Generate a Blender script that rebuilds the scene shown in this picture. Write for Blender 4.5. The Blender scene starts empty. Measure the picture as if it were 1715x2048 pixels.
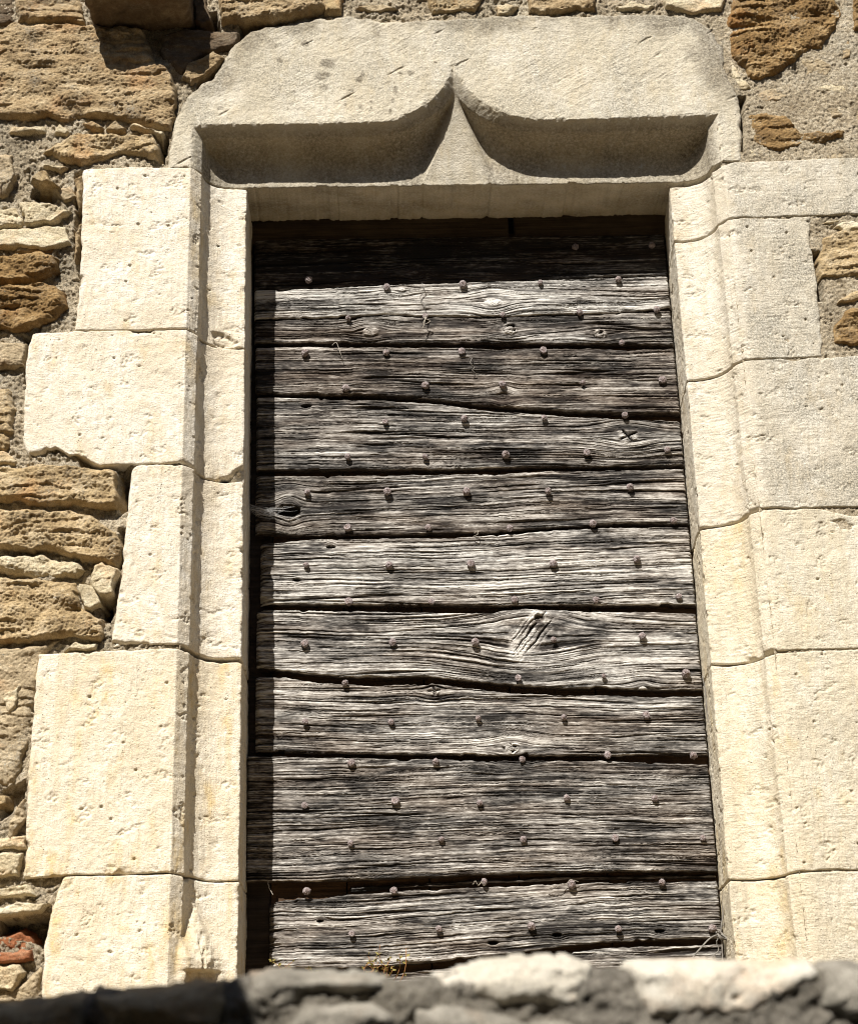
import bpy, bmesh, math, random
import numpy as np
from mathutils import Matrix, Vector

# ------------------------------------------------------------------ camera, sky, sun, exposure
S = bpy.context.scene
COL = S.collection
F = 3226.0                                   # focal length in photograph pixels (1715 wide)
vz = np.array([-255.0, 8324.0, -3226.0]); vz /= np.linalg.norm(vz)
ux = np.array([1.0, 0.019, (-255 + 8324 * 0.019) / 3226.0]); ux /= np.linalg.norm(ux)
yy = np.cross(vz, ux)
CAM = np.array([0.0, -3.3, 1.62])
cd = bpy.data.cameras.new("camera"); cam = bpy.data.objects.new("camera", cd); COL.objects.link(cam)
M = Matrix(((ux[0], ux[1], ux[2]), (yy[0], yy[1], yy[2]), (vz[0], vz[1], vz[2]))).to_4x4()
M.translation = Vector(CAM)
cam.matrix_world = M
cd.sensor_fit = 'HORIZONTAL'; cd.sensor_width = 36.0; cd.lens = 36.0 * F / 1715.0
cd.clip_start = 0.05; cd.clip_end = 2000
cd.dof.use_dof = True; cd.dof.focus_distance = 3.68; cd.dof.aperture_fstop = 6.4
S.camera = cam

SUN = Vector((0.385, 1.0, -1.20)).normalized()          # direction the light travels
elev = math.asin(-SUN.z); to = -SUN
sl = bpy.data.lights.new("sun", 'SUN'); so = bpy.data.objects.new("sun", sl); COL.objects.link(so)
sl.energy = 5.0; sl.angle = math.radians(0.5); sl.color = (1.0, 0.965, 0.91)
so.rotation_euler = SUN.to_track_quat('-Z', 'Y').to_euler(); so.location = (-3, -6, 9)
wd = bpy.data.worlds.new("World"); S.world = wd; wd.use_nodes = True
nt = wd.node_tree
sky = nt.nodes.new('ShaderNodeTexSky'); sky.sky_type = 'NISHITA'; sky.sun_disc = False
sky.sun_elevation = elev; sky.sun_rotation = math.atan2(to.x, to.y)
bg = nt.nodes['Background']; bg.inputs['Strength'].default_value = 0.05
nt.links.new(sky.outputs[0], bg.inputs['Color'])
S.view_settings.view_transform = 'Standard'; S.view_settings.look = 'None'
S.view_settings.exposure = 0.90; S.view_settings.gamma = 1.0
S.cycles.filter_width = 1.05; S.cycles.max_bounces = 6; S.cycles.diffuse_bounces = 4

# ------------------------------------------------------------------ helpers
R = 0.092                                    # recess of the inner face behind the wall face
YD0, YDK = 0.248, -0.018                     # the door stands a little askew in its opening
def W(p, Y=0.0, k=0.0):
    """photo pixels (n,2) -> world points on the upright plane y = Y + k*x"""
    p = np.atleast_2d(np.asarray(p, float))
    c = np.stack([(p[:, 0] - 857.5) / F, (1024 - p[:, 1]) / F, -np.ones(len(p))], 1)
    w = np.stack([c @ ux, c @ yy, c @ vz], 1)
    t = (Y + k * CAM[0] - CAM[1]) / (w[:, 1] - k * w[:, 0])
    return CAM + t[:, None] * w
def XZ(p, Y=0.0, k=0.0):
    q = W(p, Y, k); return q[:, [0, 2]]

def _h(ix, iy, seed):
    n = (ix.astype(np.int64) * 374761393 + iy.astype(np.int64) * 668265263 + seed * 974634517) & 0xffffffff
    n = ((n ^ (n >> 13)) * 1274126177) & 0xffffffff
    n = ((n ^ (n >> 16)) * 2246822519) & 0xffffffff
    return (n ^ (n >> 15)) & 0xffffffff
def pn(x, y, seed=0):
    """gradient noise about -1..1"""
    x, y = np.broadcast_arrays(x, y)
    ix = np.floor(x); iy = np.floor(y); fx = x - ix; fy = y - iy
    ix = ix.astype(np.int64); iy = iy.astype(np.int64)
    sx = fx * fx * fx * (fx * (fx * 6 - 15) + 10); sy = fy * fy * fy * (fy * (fy * 6 - 15) + 10)
    def g(a, b, dx, dy):
        t = _h(a, b, seed) * (2 * math.pi / 4294967296.0)
        return np.cos(t) * dx + np.sin(t) * dy
    n00 = g(ix, iy, fx, fy); n10 = g(ix + 1, iy, fx - 1, fy)
    n01 = g(ix, iy + 1, fx, fy - 1); n11 = g(ix + 1, iy + 1, fx - 1, fy - 1)
    a = n00 + sx * (n10 - n00); b = n01 + sx * (n11 - n01)
    return 1.5 * (a + sy * (b - a))
def fbm(x, y, seed=0, o=4, gain=0.5):
    s = 0; a = 1.0; f = 1.0
    for i in range(o):
        s = s + a * pn(x * f + 17.3 * i, y * f - 9.1 * i, seed + i); a *= gain; f *= 2.03
    return s
def ridge(x, y, seed=0, o=4, gain=0.5):
    s = 0; a = 1.0; f = 1.0
    for i in range(o):
        s = s + a * (1 - 2 * np.abs(pn(x * f + 5.7 * i, y * f + 3.3 * i, seed + i))); a *= gain; f *= 2.1
    return s
def facet(X, Z, sc, seed, g=0.5, k=0.5):
    """broken, faceted rock: lower envelope of tilted planes, one per jittered cell (heights in cells)"""
    x, z = X * sc, Z * sc
    ix = np.floor(x).astype(np.int64); iz = np.floor(z).astype(np.int64)
    best = np.full(X.shape, 1e9); u = 1 / 4294967296.0
    for a in (-1, 0, 1):
        for b in (-1, 0, 1):
            jx, jz = ix + a, iz + b
            cx = jx + _h(jx, jz, seed) * u; cz = jz + _h(jx, jz, seed + 1) * u
            gx = (_h(jx, jz, seed + 2) * u - 0.5) * 2 * g; gz = (_h(jx, jz, seed + 3) * u - 0.5) * 2 * g
            dx, dz = x - cx, z - cz
            best = np.minimum(best, _h(jx, jz, seed + 4) * u * 0.6 + gx * dx + gz * dz + k * (dx * dx + dz * dz))
    return best
def sst(a, b, x):
    t = np.clip((x - a) / (b - a), 0, 1); return t * t * (3 - 2 * t)
def sdf_poly(X, Z, P):
    """signed distance, positive inside"""
    d = np.full(X.shape, 1e9); ins = np.zeros(X.shape, bool)
    n = len(P)
    for i in range(n):
        ax, az = P[i]; bx, bz = P[(i + 1) % n]
        ex, ez = bx - ax, bz - az; L = ex * ex + ez * ez + 1e-12
        t = np.clip(((X - ax) * ex + (Z - az) * ez) / L, 0, 1)
        d = np.minimum(d, (X - ax - t * ex) ** 2 + (Z - az - t * ez) ** 2)
        c = ((az > Z) != (bz > Z))
        with np.errstate(divide='ignore', invalid='ignore'):
            xi = ax + (Z - az) * ex / (ez if abs(ez) > 1e-12 else 1e-12)
        ins ^= c & (X < xi)
    d = np.sqrt(d); return np.where(ins, d, -d)
def dist_line(X, Z, P):
    """unsigned distance to an open polyline"""
    d = np.full(X.shape, 1e9)
    for i in range(len(P) - 1):
        ax, az = P[i]; bx, bz = P[i + 1]
        ex, ez = bx - ax, bz - az; L = ex * ex + ez * ez + 1e-12
        t = np.clip(((X - ax) * ex + (Z - az) * ez) / L, 0, 1)
        d = np.minimum(d, (X - ax - t * ex) ** 2 + (Z - az - t * ez) ** 2)
    return np.sqrt(d)

def link(o, parent=None):
    COL.objects.link(o)
    if parent: o.parent = parent
    return o
def tag(o, label=None, cat=None, group=None, kind=None):
    if label: o['label'] = label
    if cat: o['category'] = cat
    if group: o['group'] = group
    if kind: o['kind'] = kind
    return o
def thing(name, label, cat, loc=(0, 0, 0), group=None):
    o = bpy.data.objects.new(name, None); o.empty_display_size = 0.1
    o.location = loc; link(o); return tag(o, label, cat, group)
def grid_obj(name, co, mat, parent=None, mask=None, attrs=None, smooth=True, flip=False, origin=None):
    """co (n,m,3) grid of world points, mask (n-1,m-1) of faces kept; parents here sit at the origin"""
    n, m, _ = co.shape
    idx = np.arange(n * m).reshape(n, m)
    q = np.stack([idx[:-1, :-1], idx[:-1, 1:], idx[1:, 1:], idx[1:, :-1]], -1)
    q = q[mask] if mask is not None else q.reshape(-1, 4)
    if flip: q = q[:, ::-1]
    used = np.zeros(n * m, bool); used[q.ravel()] = True
    remap = np.cumsum(used) - 1
    V = co.reshape(-1, 3)[used]; q = remap[q]
    if origin is not None: V = V - np.asarray(origin)
    me = bpy.data.meshes.new(name)
    me.vertices.add(len(V)); me.vertices.foreach_set('co', V.astype(np.float32).ravel())
    me.loops.add(q.size); me.loops.foreach_set('vertex_index', q.astype(np.int32).ravel())
    me.polygons.add(len(q)); me.polygons.foreach_set('loop_start', np.arange(0, q.size, 4, dtype=np.int32))
    me.polygons.foreach_set('use_smooth', np.full(len(q), smooth, bool))
    me.update(calc_edges=True)
    for k, a in (attrs or {}).items():
        a = np.asarray(a, np.float32)
        if a.ndim == 3:
            t = me.attributes.new(k, 'FLOAT_VECTOR', 'POINT'); t.data.foreach_set('vector', a.reshape(-1, 3)[used].ravel())
        else:
            t = me.attributes.new(k, 'FLOAT', 'POINT'); t.data.foreach_set('value', a.ravel()[used])
    me.materials.append(mat)
    o = bpy.data.objects.new(name, me)
    if origin is not None: o.location = origin
    return link(o, parent)
def tube(bm, pts, r, n=6):
    """a tube along points; r a number or one per point"""
    pts = [Vector(p) for p in pts]; rs = r if hasattr(r, '__len__') else [r] * len(pts)
    rings = []; up = Vector((0.31, 0.7, 0.64))
    for i, p in enumerate(pts):
        d = (pts[min(i + 1, len(pts) - 1)] - pts[max(i - 1, 0)]).normalized()
        a = d.cross(up); a = a.normalized() if a.length > 1e-6 else d.orthogonal().normalized()
        b = d.cross(a)
        rings.append([bm.verts.new(p + (a * math.cos(2 * math.pi * k / n) + b * math.sin(2 * math.pi * k / n)) * rs[i]) for k in range(n)])
    for i in range(len(rings) - 1):
        for k in range(n):
            bm.faces.new((rings[i][k], rings[i][(k + 1) % n], rings[i + 1][(k + 1) % n], rings[i + 1][k]))
    bm.faces.new(rings[0][::-1]); bm.faces.new(rings[-1])
def bm_obj(name, bm, mat, parent=None, smooth=True):
    me = bpy.data.meshes.new(name); bm.normal_update(); bm.to_mesh(me); bm.free()
    for p in me.polygons: p.use_smooth = smooth
    me.materials.append(mat)
    return link(bpy.data.objects.new(name, me), parent)

# ------------------------------------------------------------------ materials
class MB:
    def __init__(s, name, rough=0.9, spec=0.25):
        s.m = bpy.data.materials.new(name); s.m.use_nodes = True; s.t = s.m.node_tree
        s.b = s.t.nodes['Principled BSDF']; s.b.inputs['Roughness'].default_value = rough
        s.b.inputs['Specular IOR Level'].default_value = spec
        s.pos = s.n('ShaderNodeTexCoord').outputs['Object']
    def n(s, t, **k):
        x = s.t.nodes.new(t)
        for a, v in k.items(): setattr(x, a, v)
        return x
    def L(s, a, b): s.t.links.new(a, b)
    def put(s, sock, v):
        if isinstance(v, bpy.types.NodeSocket): s.L(v, sock)
        else: sock.default_value = v if not (isinstance(v, tuple) and len(v) == 3 and sock.type == 'RGBA') else (*v, 1)
    def map(s, sc=(1, 1, 1), loc=(0, 0, 0), rot=(0, 0, 0), src=None):
        x = s.n('ShaderNodeMapping'); s.L(src or s.pos, x.inputs[0])
        x.inputs['Scale'].default_value = sc; x.inputs['Location'].default_value = loc; x.inputs['Rotation'].default_value = rot
        return x.outputs[0]
    def noise(s, scale, detail=4, rough=0.55, src=None, dist=0.0):
        x = s.n('ShaderNodeTexNoise'); s.L(src or s.pos, x.inputs['Vector'])
        x.inputs['Scale'].default_value = scale; x.inputs['Detail'].default_value = detail
        x.inputs['Roughness'].default_value = rough; x.inputs['Distortion'].default_value = dist
        return x.outputs['Fac']
    def vor(s, scale, src=None, feat='F1'):
        x = s.n('ShaderNodeTexVoronoi', feature=feat); s.L(src or s.pos, x.inputs['Vector'])
        x.inputs['Scale'].default_value = scale; return x.outputs['Distance']
    def wave(s, scale, src=None, dist=2.0, dsc=1.5, dirn='X'):
        x = s.n('ShaderNodeTexWave', wave_type='BANDS', bands_direction=dirn); s.L(src or s.pos, x.inputs['Vector'])
        x.inputs['Scale'].default_value = scale; x.inputs['Distortion'].default_value = dist
        x.inputs['Detail'].default_value = 2; x.inputs['Detail Scale'].default_value = dsc
        return x.outputs['Fac']
    def rng(s, v, a, b, c=0.0, d=1.0, clamp=True, smooth=False):
        x = s.n('ShaderNodeMapRange', clamp=clamp)
        if smooth: x.interpolation_type = 'SMOOTHSTEP'
        s.L(v, x.inputs[0])
        for i, q in enumerate((a, b, c, d)): x.inputs[i + 1].default_value = q
        return x.outputs[0]
    def math(s, op, a, b=0.0):
        x = s.n('ShaderNodeMath', operation=op); s.put(x.inputs[0], a); s.put(x.inputs[1], b); return x.outputs[0]
    def mix(s, f, a, b, mode='MIX'):
        x = s.n('ShaderNodeMix', data_type='RGBA', blend_type=mode)
        s.put(x.inputs[0], f); s.put(x.inputs[6], a); s.put(x.inputs[7], b); return x.outputs[2]
    def ramp(s, v, stops):
        x = s.n('ShaderNodeValToRGB'); s.L(v, x.inputs[0]); e = x.color_ramp.elements
        while len(e) < len(stops): e.new(0.5)
        for i, (p, c) in enumerate(stops): e[i].position = p; e[i].color = (*c, 1)
        return x.outputs[0]
    def attr(s, name, vec=False):
        x = s.n('ShaderNodeAttribute'); x.attribute_name = name; return x.outputs['Vector' if vec else 'Fac']
    def bump(s, h, strength, dist, prev=None):
        x = s.n('ShaderNodeBump'); x.inputs['Strength'].default_value = strength; x.inputs['Distance'].default_value = dist
        s.L(h, x.inputs['Height'])
        if prev: s.L(prev, x.inputs['Normal'])
        return x.outputs[0]
    def done(s, col, nrm=None):
        s.put(s.b.inputs['Base Color'], col)
        if nrm: s.L(nrm, s.b.inputs['Normal'])
        return s.m

def limestone(name, pale, warm, ochre, grey=0.0, tool='V', ochre_amt=0.5, spots=False, seed=0.0):
    m = MB(name, 0.92, 0.2)
    src = m.map((1, 1, 1), (seed, seed * 0.7, seed * 1.3))
    n1 = m.noise(9, 6, 0.6, m.map((1, 1, 0.55), (seed, 0, seed)))
    n2 = m.noise(34, 5, 0.65, m.map((1.3, 1, 0.6), (seed, 3, seed)))
    col = m.mix(m.rng(n1, 0.36, 0.66), pale, warm)
    col = m.mix(m.rng(n2, 0.46, 0.62, 0, 0.85), col, warm)
    oc = m.math('MULTIPLY', m.rng(m.noise(13, 5, 0.62, m.map((1, 1, 0.45), (seed + 4, 1, 2))), 0.52, 0.68), m.rng(n2, 0.35, 0.6))
    col = m.mix(m.math('MULTIPLY', oc, ochre_amt), col, ochre)
    if grey > 0:
        g1 = m.rng(m.noise(7, 5, 0.6, m.map((1, 1, 1), (seed + 9, 1, 5))), 0.34, 0.62)
        g2 = m.rng(m.noise(240, 4, 0.75), 0.38, 0.62)
        g = m.math('MULTIPLY', m.math('MULTIPLY', m.math('MULTIPLY', m.math('ADD', g1, 0.35), g2), grey), m.attr('face'))
        col = m.mix(g, col, (0.185, 0.175, 0.14))
        w = m.rng(m.noise(48, 3, 0.6, m.map((1, 1, 1), (2, seed, 5))), 0.66, 0.74, 0, 0.6)
        col = m.mix(w, col, (0.66, 0.64, 0.56))
    if grey > 0 or ochre_amt > 0.9:
        sk = m.math('MULTIPLY', m.rng(m.noise(1, 4, 0.6, m.map((38, 1, 2.2), (seed, 0, 1))), 0.52, 0.68), m.rng(m.noise(5, 4, 0.6, m.map((1, 1, 1), (2, 2, seed))), 0.42, 0.62))
        col = m.mix(m.math('MULTIPLY', sk, 0.42 if grey > 0 else 0.5), col, (0.30, 0.28, 0.225) if grey > 0 else (0.58, 0.42, 0.19))
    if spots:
        f = m.math('MULTIPLY', m.attr('stain_dark'), m.rng(m.noise(150, 5, 0.75), 0.36, 0.6, 0.25, 1.05))
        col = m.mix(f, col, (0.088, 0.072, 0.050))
    pit = m.rng(m.vor(95, m.map((1, 1, 1), (seed, 8, 1))), 0.05, 0.14, 1, 0)
    pit = m.math('MULTIPLY', pit, m.rng(m.noise(22, 2), 0.52, 0.6))
    col = m.mix(m.math('MULTIPLY', pit, 0.55), col, (0.16, 0.11, 0.06))
    fine = m.noise(330, 4, 0.75)
    col = m.mix(m.rng(fine, 0.42, 0.66, 0.0, 0.42), col, (0.27, 0.22, 0.15))
    if tool == 'V':
        tw = m.noise(1, 3, 0.6, m.map((330, 1, 26))); t2 = m.noise(1, 3, 0.6, m.map((95, 1, 420)))
    elif tool == 'H':
        tw = m.noise(1, 3, 0.6, m.map((75, 1, 380))); t2 = m.noise(1, 3, 0.6, m.map((300, 1, 60)))
    else:
        tw = m.noise(1, 3, 0.6, m.map((26, 1, 260), (0, 0, 0), (0, 0.62, 0))); t2 = m.noise(140, 2)
    msk = m.rng(m.noise(16, 3, 0.6), 0.38, 0.62)
    tw = m.math('MULTIPLY', tw, msk)
    nb = m.bump(tw, 0.7 if tool != 'D' else 0.35, 0.0034); nb = m.bump(t2, 0.6 if tool != 'D' else 0.3, 0.0022, nb)
    nb = m.bump(m.noise(230, 5, 0.78), 0.9, 0.0032, nb)
    nb = m.bump(pit, 0.9, -0.004, nb)
    return m.done(col, nb)

def rubble(name, c0, c1, c2, gain=1.0, lichen=0.4, seed=0.0):
    m = MB(name, 0.95, 0.15)
    n1 = m.noise(13, 7, 0.65, m.map((1, 1, 1.7), (seed, 2, seed)))
    n2 = m.noise(62, 6, 0.7, m.map((1, 1, 1.4), (1, seed, 3)))
    col = m.ramp(m.math('ADD', m.math('MULTIPLY', n1, 0.6), m.math('MULTIPLY', n2, 0.4)), [(0.34, c0), (0.5, c1), (0.64, c2)])
    red = m.rng(m.noise(8, 4, 0.6, m.map((1, 1, 1), (3, 1, seed + 5))), 0.55, 0.7, 0, 0.45)
    col = m.mix(red, col, tuple(x * y for x, y in zip(c1, (1.15, 0.78, 0.52))))
    gl = m.math('MULTIPLY', m.rng(m.noise(10, 5, 0.65, m.map((1, 1, 1), (seed, 7, 2))), 0.50, 0.66), m.rng(m.noise(210, 3, 0.7), 0.42, 0.58))
    col = m.mix(m.math('MULTIPLY', gl, lichen), col, (0.30, 0.285, 0.235))
    wh = m.math('MULTIPLY', m.rng(m.noise(150, 3, 0.6), 0.66, 0.70), m.rng(m.noise(11, 3, 0.6, m.map((1, 1, 1), (seed, 1, 9))), 0.5, 0.6))
    col = m.mix(m.math('MULTIPLY', wh, 0.8), col, (0.6, 0.58, 0.5))
    dk = m.rng(m.noise(330, 4, 0.75), 0.36, 0.56, 0.45, 0.0)
    col = m.mix(dk, col, (0.05, 0.033, 0.018))
    nb = m.bump(m.noise(75, 6, 0.72, m.map((1, 1, 2.1))), 0.55, 0.0055)
    nb = m.bump(m.noise(260, 5, 0.8), 0.9, 0.0042, nb)
    return m.done(col, nb)

M_ASH_L = limestone('limestone_cream', (0.75, 0.70, 0.60), (0.64, 0.555, 0.42), (0.58, 0.45, 0.25), 0.0, 'V', 0.7, seed=1.0)
M_ASH_L2 = limestone('limestone_cream_ochre', (0.74, 0.68, 0.56), (0.64, 0.55, 0.40), (0.62, 0.455, 0.21), 0.0, 'V', 1.0, seed=3.0)
M_ASH_R = limestone('limestone_greyed', (0.68, 0.63, 0.53), (0.59, 0.52, 0.40), (0.52, 0.40, 0.23), 0.80, 'H', 0.45, seed=5.0)
M_ASH_R2 = limestone('limestone_honey', (0.70, 0.64, 0.515), (0.615, 0.535, 0.39), (0.58, 0.44, 0.22), 0.36, 'H', 0.75, seed=7.0)
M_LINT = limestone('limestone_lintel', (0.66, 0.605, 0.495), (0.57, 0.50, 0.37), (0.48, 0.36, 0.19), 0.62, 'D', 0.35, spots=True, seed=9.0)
M_RB = rubble('rubble_brown', (0.17, 0.115, 0.06), (0.38, 0.275, 0.15), (0.56, 0.44, 0.275), seed=1.0, lichen=0.6)
M_RO = rubble('rubble_ochre', (0.19, 0.125, 0.06), (0.455, 0.335, 0.18), (0.63, 0.50, 0.32), seed=2.0, lichen=0.55)
M_RP = rubble('rubble_pale', (0.40, 0.31, 0.18), (0.63, 0.53, 0.35), (0.73, 0.65, 0.485), seed=3.0, lichen=0.3)
M_RG = rubble('rubble_grey', (0.20, 0.15, 0.09), (0.44, 0.345, 0.215), (0.60, 0.495, 0.335), seed=4.0, lichen=0.6)
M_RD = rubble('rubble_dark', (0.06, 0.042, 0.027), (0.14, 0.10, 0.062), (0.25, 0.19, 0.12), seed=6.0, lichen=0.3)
M_RR = rubble('rubble_rust', (0.09, 0.052, 0.022), (0.275, 0.17, 0.068), (0.46, 0.325, 0.165), seed=7.0, lichen=0.35)
M_BR = rubble('brick_orange', (0.17, 0.06, 0.025), (0.33, 0.125, 0.055), (0.43, 0.22, 0.12), seed=5.0, lichen=0.05)
def mortar_mat(name, a, b, c):
    m = MB(name, 0.97, 0.1)
    n1 = m.noise(9, 6, 0.65); n2 = m.noise(85, 5, 0.7)
    col = m.ramp(m.math('ADD', m.math('MULTIPLY', n1, 0.5), m.math('MULTIPLY', n2, 0.5)), [(0.36, a), (0.5, b), (0.62, c)])
    wg = m.math('MULTIPLY', m.rng(m.noise(6, 6, 0.7, m.map((1, 1, 1), (4, 2, 7))), 0.46, 0.62), m.rng(m.noise(140, 5, 0.75), 0.36, 0.58))
    col = m.mix(m.math('MULTIPLY', wg, 0.62), col, (0.22, 0.195, 0.145))
    grit = m.rng(m.vor(330), 0.1, 0.45, 1, 0)
    gsel = m.rng(m.noise(260, 2), 0.5, 0.62)
    col = m.mix(m.math('MULTIPLY', m.math('MULTIPLY', grit, gsel), 0.7), col, (0.52, 0.47, 0.39))
    col = m.mix(m.rng(m.noise(300, 4, 0.75), 0.38, 0.56, 0.65, 0), col, (0.07, 0.055, 0.038))
    nb = m.bump(m.noise(190, 6, 0.8), 1.0, 0.0075)
    nb = m.bump(m.math('MULTIPLY', grit, gsel), 0.8, 0.003, nb)
    return m.done(col, nb)
M_MO = mortar_mat('lime_mortar', (0.31, 0.24, 0.15), (0.55, 0.455, 0.315), (0.70, 0.615, 0.465))
M_MP = mortar_mat('parapet_mortar', (0.12, 0.11, 0.088), (0.25, 0.225, 0.185), (0.40, 0.365, 0.30))

def wood(name, dark, mid, pale, brown):
    m = MB(name, 0.85, 0.25)
    gc = m.attr('grain_co', True); tone = m.attr('tone'); br = m.attr('brown')
    f1 = m.noise(1.0, 5, 0.68, m.map((13, 1, 760), src=gc)); f2 = m.noise(1.0, 4, 0.7, m.map((45, 1, 1500), src=gc))
    f3 = m.noise(1.0, 4, 0.65, m.map((60, 1, 260), (3, 0, 1), src=gc))
    t = m.math('ADD', tone, m.rng(f1, 0.3, 0.7, -0.26, 0.26)); t = m.math('ADD', t, m.rng(f2, 0.3, 0.7, -0.22, 0.22))
    t = m.math('ADD', t, m.rng(f3, 0.3, 0.7, -0.22, 0.22))
    col = m.ramp(t, [(0.10, dark), (0.36, tuple(0.45 * a + 0.55 * b for a, b in zip(mid, dark))), (0.58, mid), (0.92, pale)])
    col = m.mix(m.math('MULTIPLY', br, m.rng(t, 0.0, 0.8, 0.9, 0.35)), col, m.mix(m.rng(t, 0.1, 0.9), (0.03, 0.017, 0.010), brown))
    nb = m.bump(f1, 0.75, 0.0022); nb = m.bump(f2, 0.6, 0.0012, nb); nb = m.bump(f3, 0.4, 0.0012, nb)
    return m.done(col, nb)
M_WD = wood('weathered_oak', (0.017, 0.0145, 0.0125), (0.215, 0.198, 0.177), (0.575, 0.55, 0.50), (0.34, 0.245, 0.165))
def plain_wood(name, a, b):
    m = MB(name, 0.9, 0.15)
    n1 = m.noise(1, 5, 0.65, m.map((6, 6, 160))); n2 = m.noise(18, 4, 0.6)
    col = m.mix(m.rng(m.math('ADD', m.math('MULTIPLY', n1, 0.65), m.math('MULTIPLY', n2, 0.35)), 0.36, 0.64), a, b)
    return m.done(col, m.bump(n1, 0.8, 0.004))
M_BK = plain_wood('backing_wood', (0.035, 0.021, 0.012), (0.115, 0.068, 0.038))
M_POST = plain_wood('dark_post_wood', (0.018, 0.014, 0.011), (0.055, 0.042, 0.033))
M_HEAD = plain_wood('head_board_wood', (0.035, 0.024, 0.015), (0.085, 0.060, 0.038))
def iron_mat():
    m = MB('rusted_iron', 0.6, 0.4)
    n = m.noise(260, 5, 0.7); n2 = m.noise(70, 3)
    col = m.ramp(n, [(0.33, (0.075, 0.055, 0.05)), (0.50, (0.20, 0.162, 0.152)), (0.68, (0.42, 0.37, 0.355))])
    col = m.mix(m.rng(n2, 0.55, 0.7, 0, 0.5), col, (0.16, 0.075, 0.045))
    m.b.inputs['Metallic'].default_value = 0.15
    return m.done(col, m.bump(n, 0.8, 0.003))
M_IR = iron_mat()
def flat(name, c, rough=0.8, var=0.25):
    m = MB(name, rough, 0.2)
    n = m.noise(60, 4, 0.6)
    return m.done(m.mix(m.rng(n, 0.35, 0.65), tuple(x * (1 - var) for x in c), tuple(min(1, x * (1 + var)) for x in c)))
M_WIRE = flat('dull_wire', (0.16, 0.145, 0.125), 0.6)
M_TWIN = flat('pale_twine', (0.32, 0.285, 0.235), 0.9)
M_WEB = flat('spider_silk', (0.55, 0.54, 0.52), 0.6, 0.05)
M_LEAF = flat('weed_leaf', (0.20, 0.165, 0.045), 0.7, 0.35)
M_STEM = flat('weed_stem', (0.30, 0.135, 0.05), 0.8)
M_GROUND = flat('dry_ground', (0.10, 0.085, 0.055), 0.95)
M_TERR = flat('terrace_gravel', (0.22, 0.165, 0.095), 0.95)

# ------------------------------------------------------------------ the setting
def sheet(name, x0, x1, y0, y1, z, mat, n=60, amp=0.01):
    xs = np.linspace(x0, x1, n); ys = np.linspace(y0, y1, n)
    X, Y = np.meshgrid(xs, ys); Z = z + amp * fbm(X * 1.3, Y * 1.3, 5)
    return tag(grid_obj(name, np.stack([X, Y, Z], -1), mat), kind='structure')
sheet('ground', -60, 60, -90, -1.45, 0.0, M_GROUND, 120, 0.02)
sheet('terrace', -9, 9, -1.55, 0.35, 1.66, M_TERR, 120, 0.012)

# ------------------------------------------------------------------ rubble wall: mortar, stones, projecting stone
wall = thing('rubble_wall', 'old rubble stone wall with crumbling lime mortar around the pale stone doorway', 'wall')
YM = 0.016
VOIDS = [([(238, 935), (268, 935), (258, 1010), (236, 1024)], 0.09), ([(200, 1188), (226, 1185), (220, 1240), (205, 1238)], 0.09),
         ([(62, 372), (92, 366), (122, 380), (100, 398), (60, 392)], 0.05), ([(0, 1838), (100, 1830), (92, 1905), (60, 1880), (0, 1868)], 0.07),
         ([(150, 905), (250, 925), (258, 940), (160, 932)], 0.03), ([(385, 20), (432, 20), (440, 60), (380, 60)], 0.05),
         ([(480, 40), (540, 45), (470, 80)], 0.03), ([(1475, 190), (1490, 190), (1488, 300), (1478, 300)], 0.045),
         ([(318, 270), (335, 265), (328, 322), (318, 320)], 0.05), ([(1622, 500), (1640, 500), (1648, 600), (1632, 600)], 0.04),
         ([(240, 1055), (252, 1055), (245, 1130), (234, 1130)], 0.05), ([(45, 670), (62, 670), (52, 760), (46, 760)], 0.04),
         ([(60, 1320), (76, 1316), (66, 1420), (58, 1420)], 0.04), ([(0, 1580), (48, 1560), (48, 1600), (0, 1640)], 0.035),
         ([(150, 340), (166, 340), (166, 520), (156, 560), (146, 480)], 0.025)]
def mortar_patch(xs, zs, sd):
    X, Z = np.meshgrid(xs, zs)
    d = YM + 0.008 * fbm(X * 7, Z * 9, sd, 3) - 0.003 * ridge(X * 30, Z * 30, sd + 7, 4) + 0.0030 * fbm(X * 90, Z * 90, sd + 9, 3) + 0.0016 * pn(X * 300, Z * 300, sd + 11)
    d = d - 0.013 * sst(0.7, 0.95, X)                              # flusher pointing on the right
    crev = sst(0.045, 0.0, np.abs(pn(X * 11, Z * 17, sd + 20) + 0.25 * pn(X * 60, Z * 60, sd + 21)))
    d = d + 0.022 * crev * sst(0.0, 0.5, pn(X * 4, Z * 4, sd + 22))
    d = np.where(d < 0.008, 0.008 - 0.005 * (1 - np.exp(-(0.008 - d) / 0.005)), d)
    d = d + 0.004 * sst(0.35, 0.9, fbm(X * 48, Z * 60, sd + 33, 3)) * sst(-0.1, 0.5, pn(X * 7, Z * 7, sd + 35)) + 0.003 * fbm(X * 130, Z * 130, sd + 37, 3)
    wx = X + 0.003 * fbm(X * 60, Z * 60, 31, 2); wz = Z + 0.003 * fbm(X * 60, Z * 60, 41, 2)
    for P, dep in VOIDS:
        d = d + dep * sst(-0.004, 0.008, sdf_poly(wx, wz, XZ(P)))
    return np.stack([X, d, Z], -1)
def lin(a, b, s): return np.linspace(a, b, max(2, int(round(abs(b - a) / s)) + 1))
FX0, FX1, FZ0, FZ1 = -0.95, 1.25, 1.66, 4.32
fine = 0.0024
zs = np.concatenate([lin(1.5, FZ0, 0.02)[:-1], lin(FZ0, FZ1, fine), lin(FZ1, 5.4, 0.02)[1:]])
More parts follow.
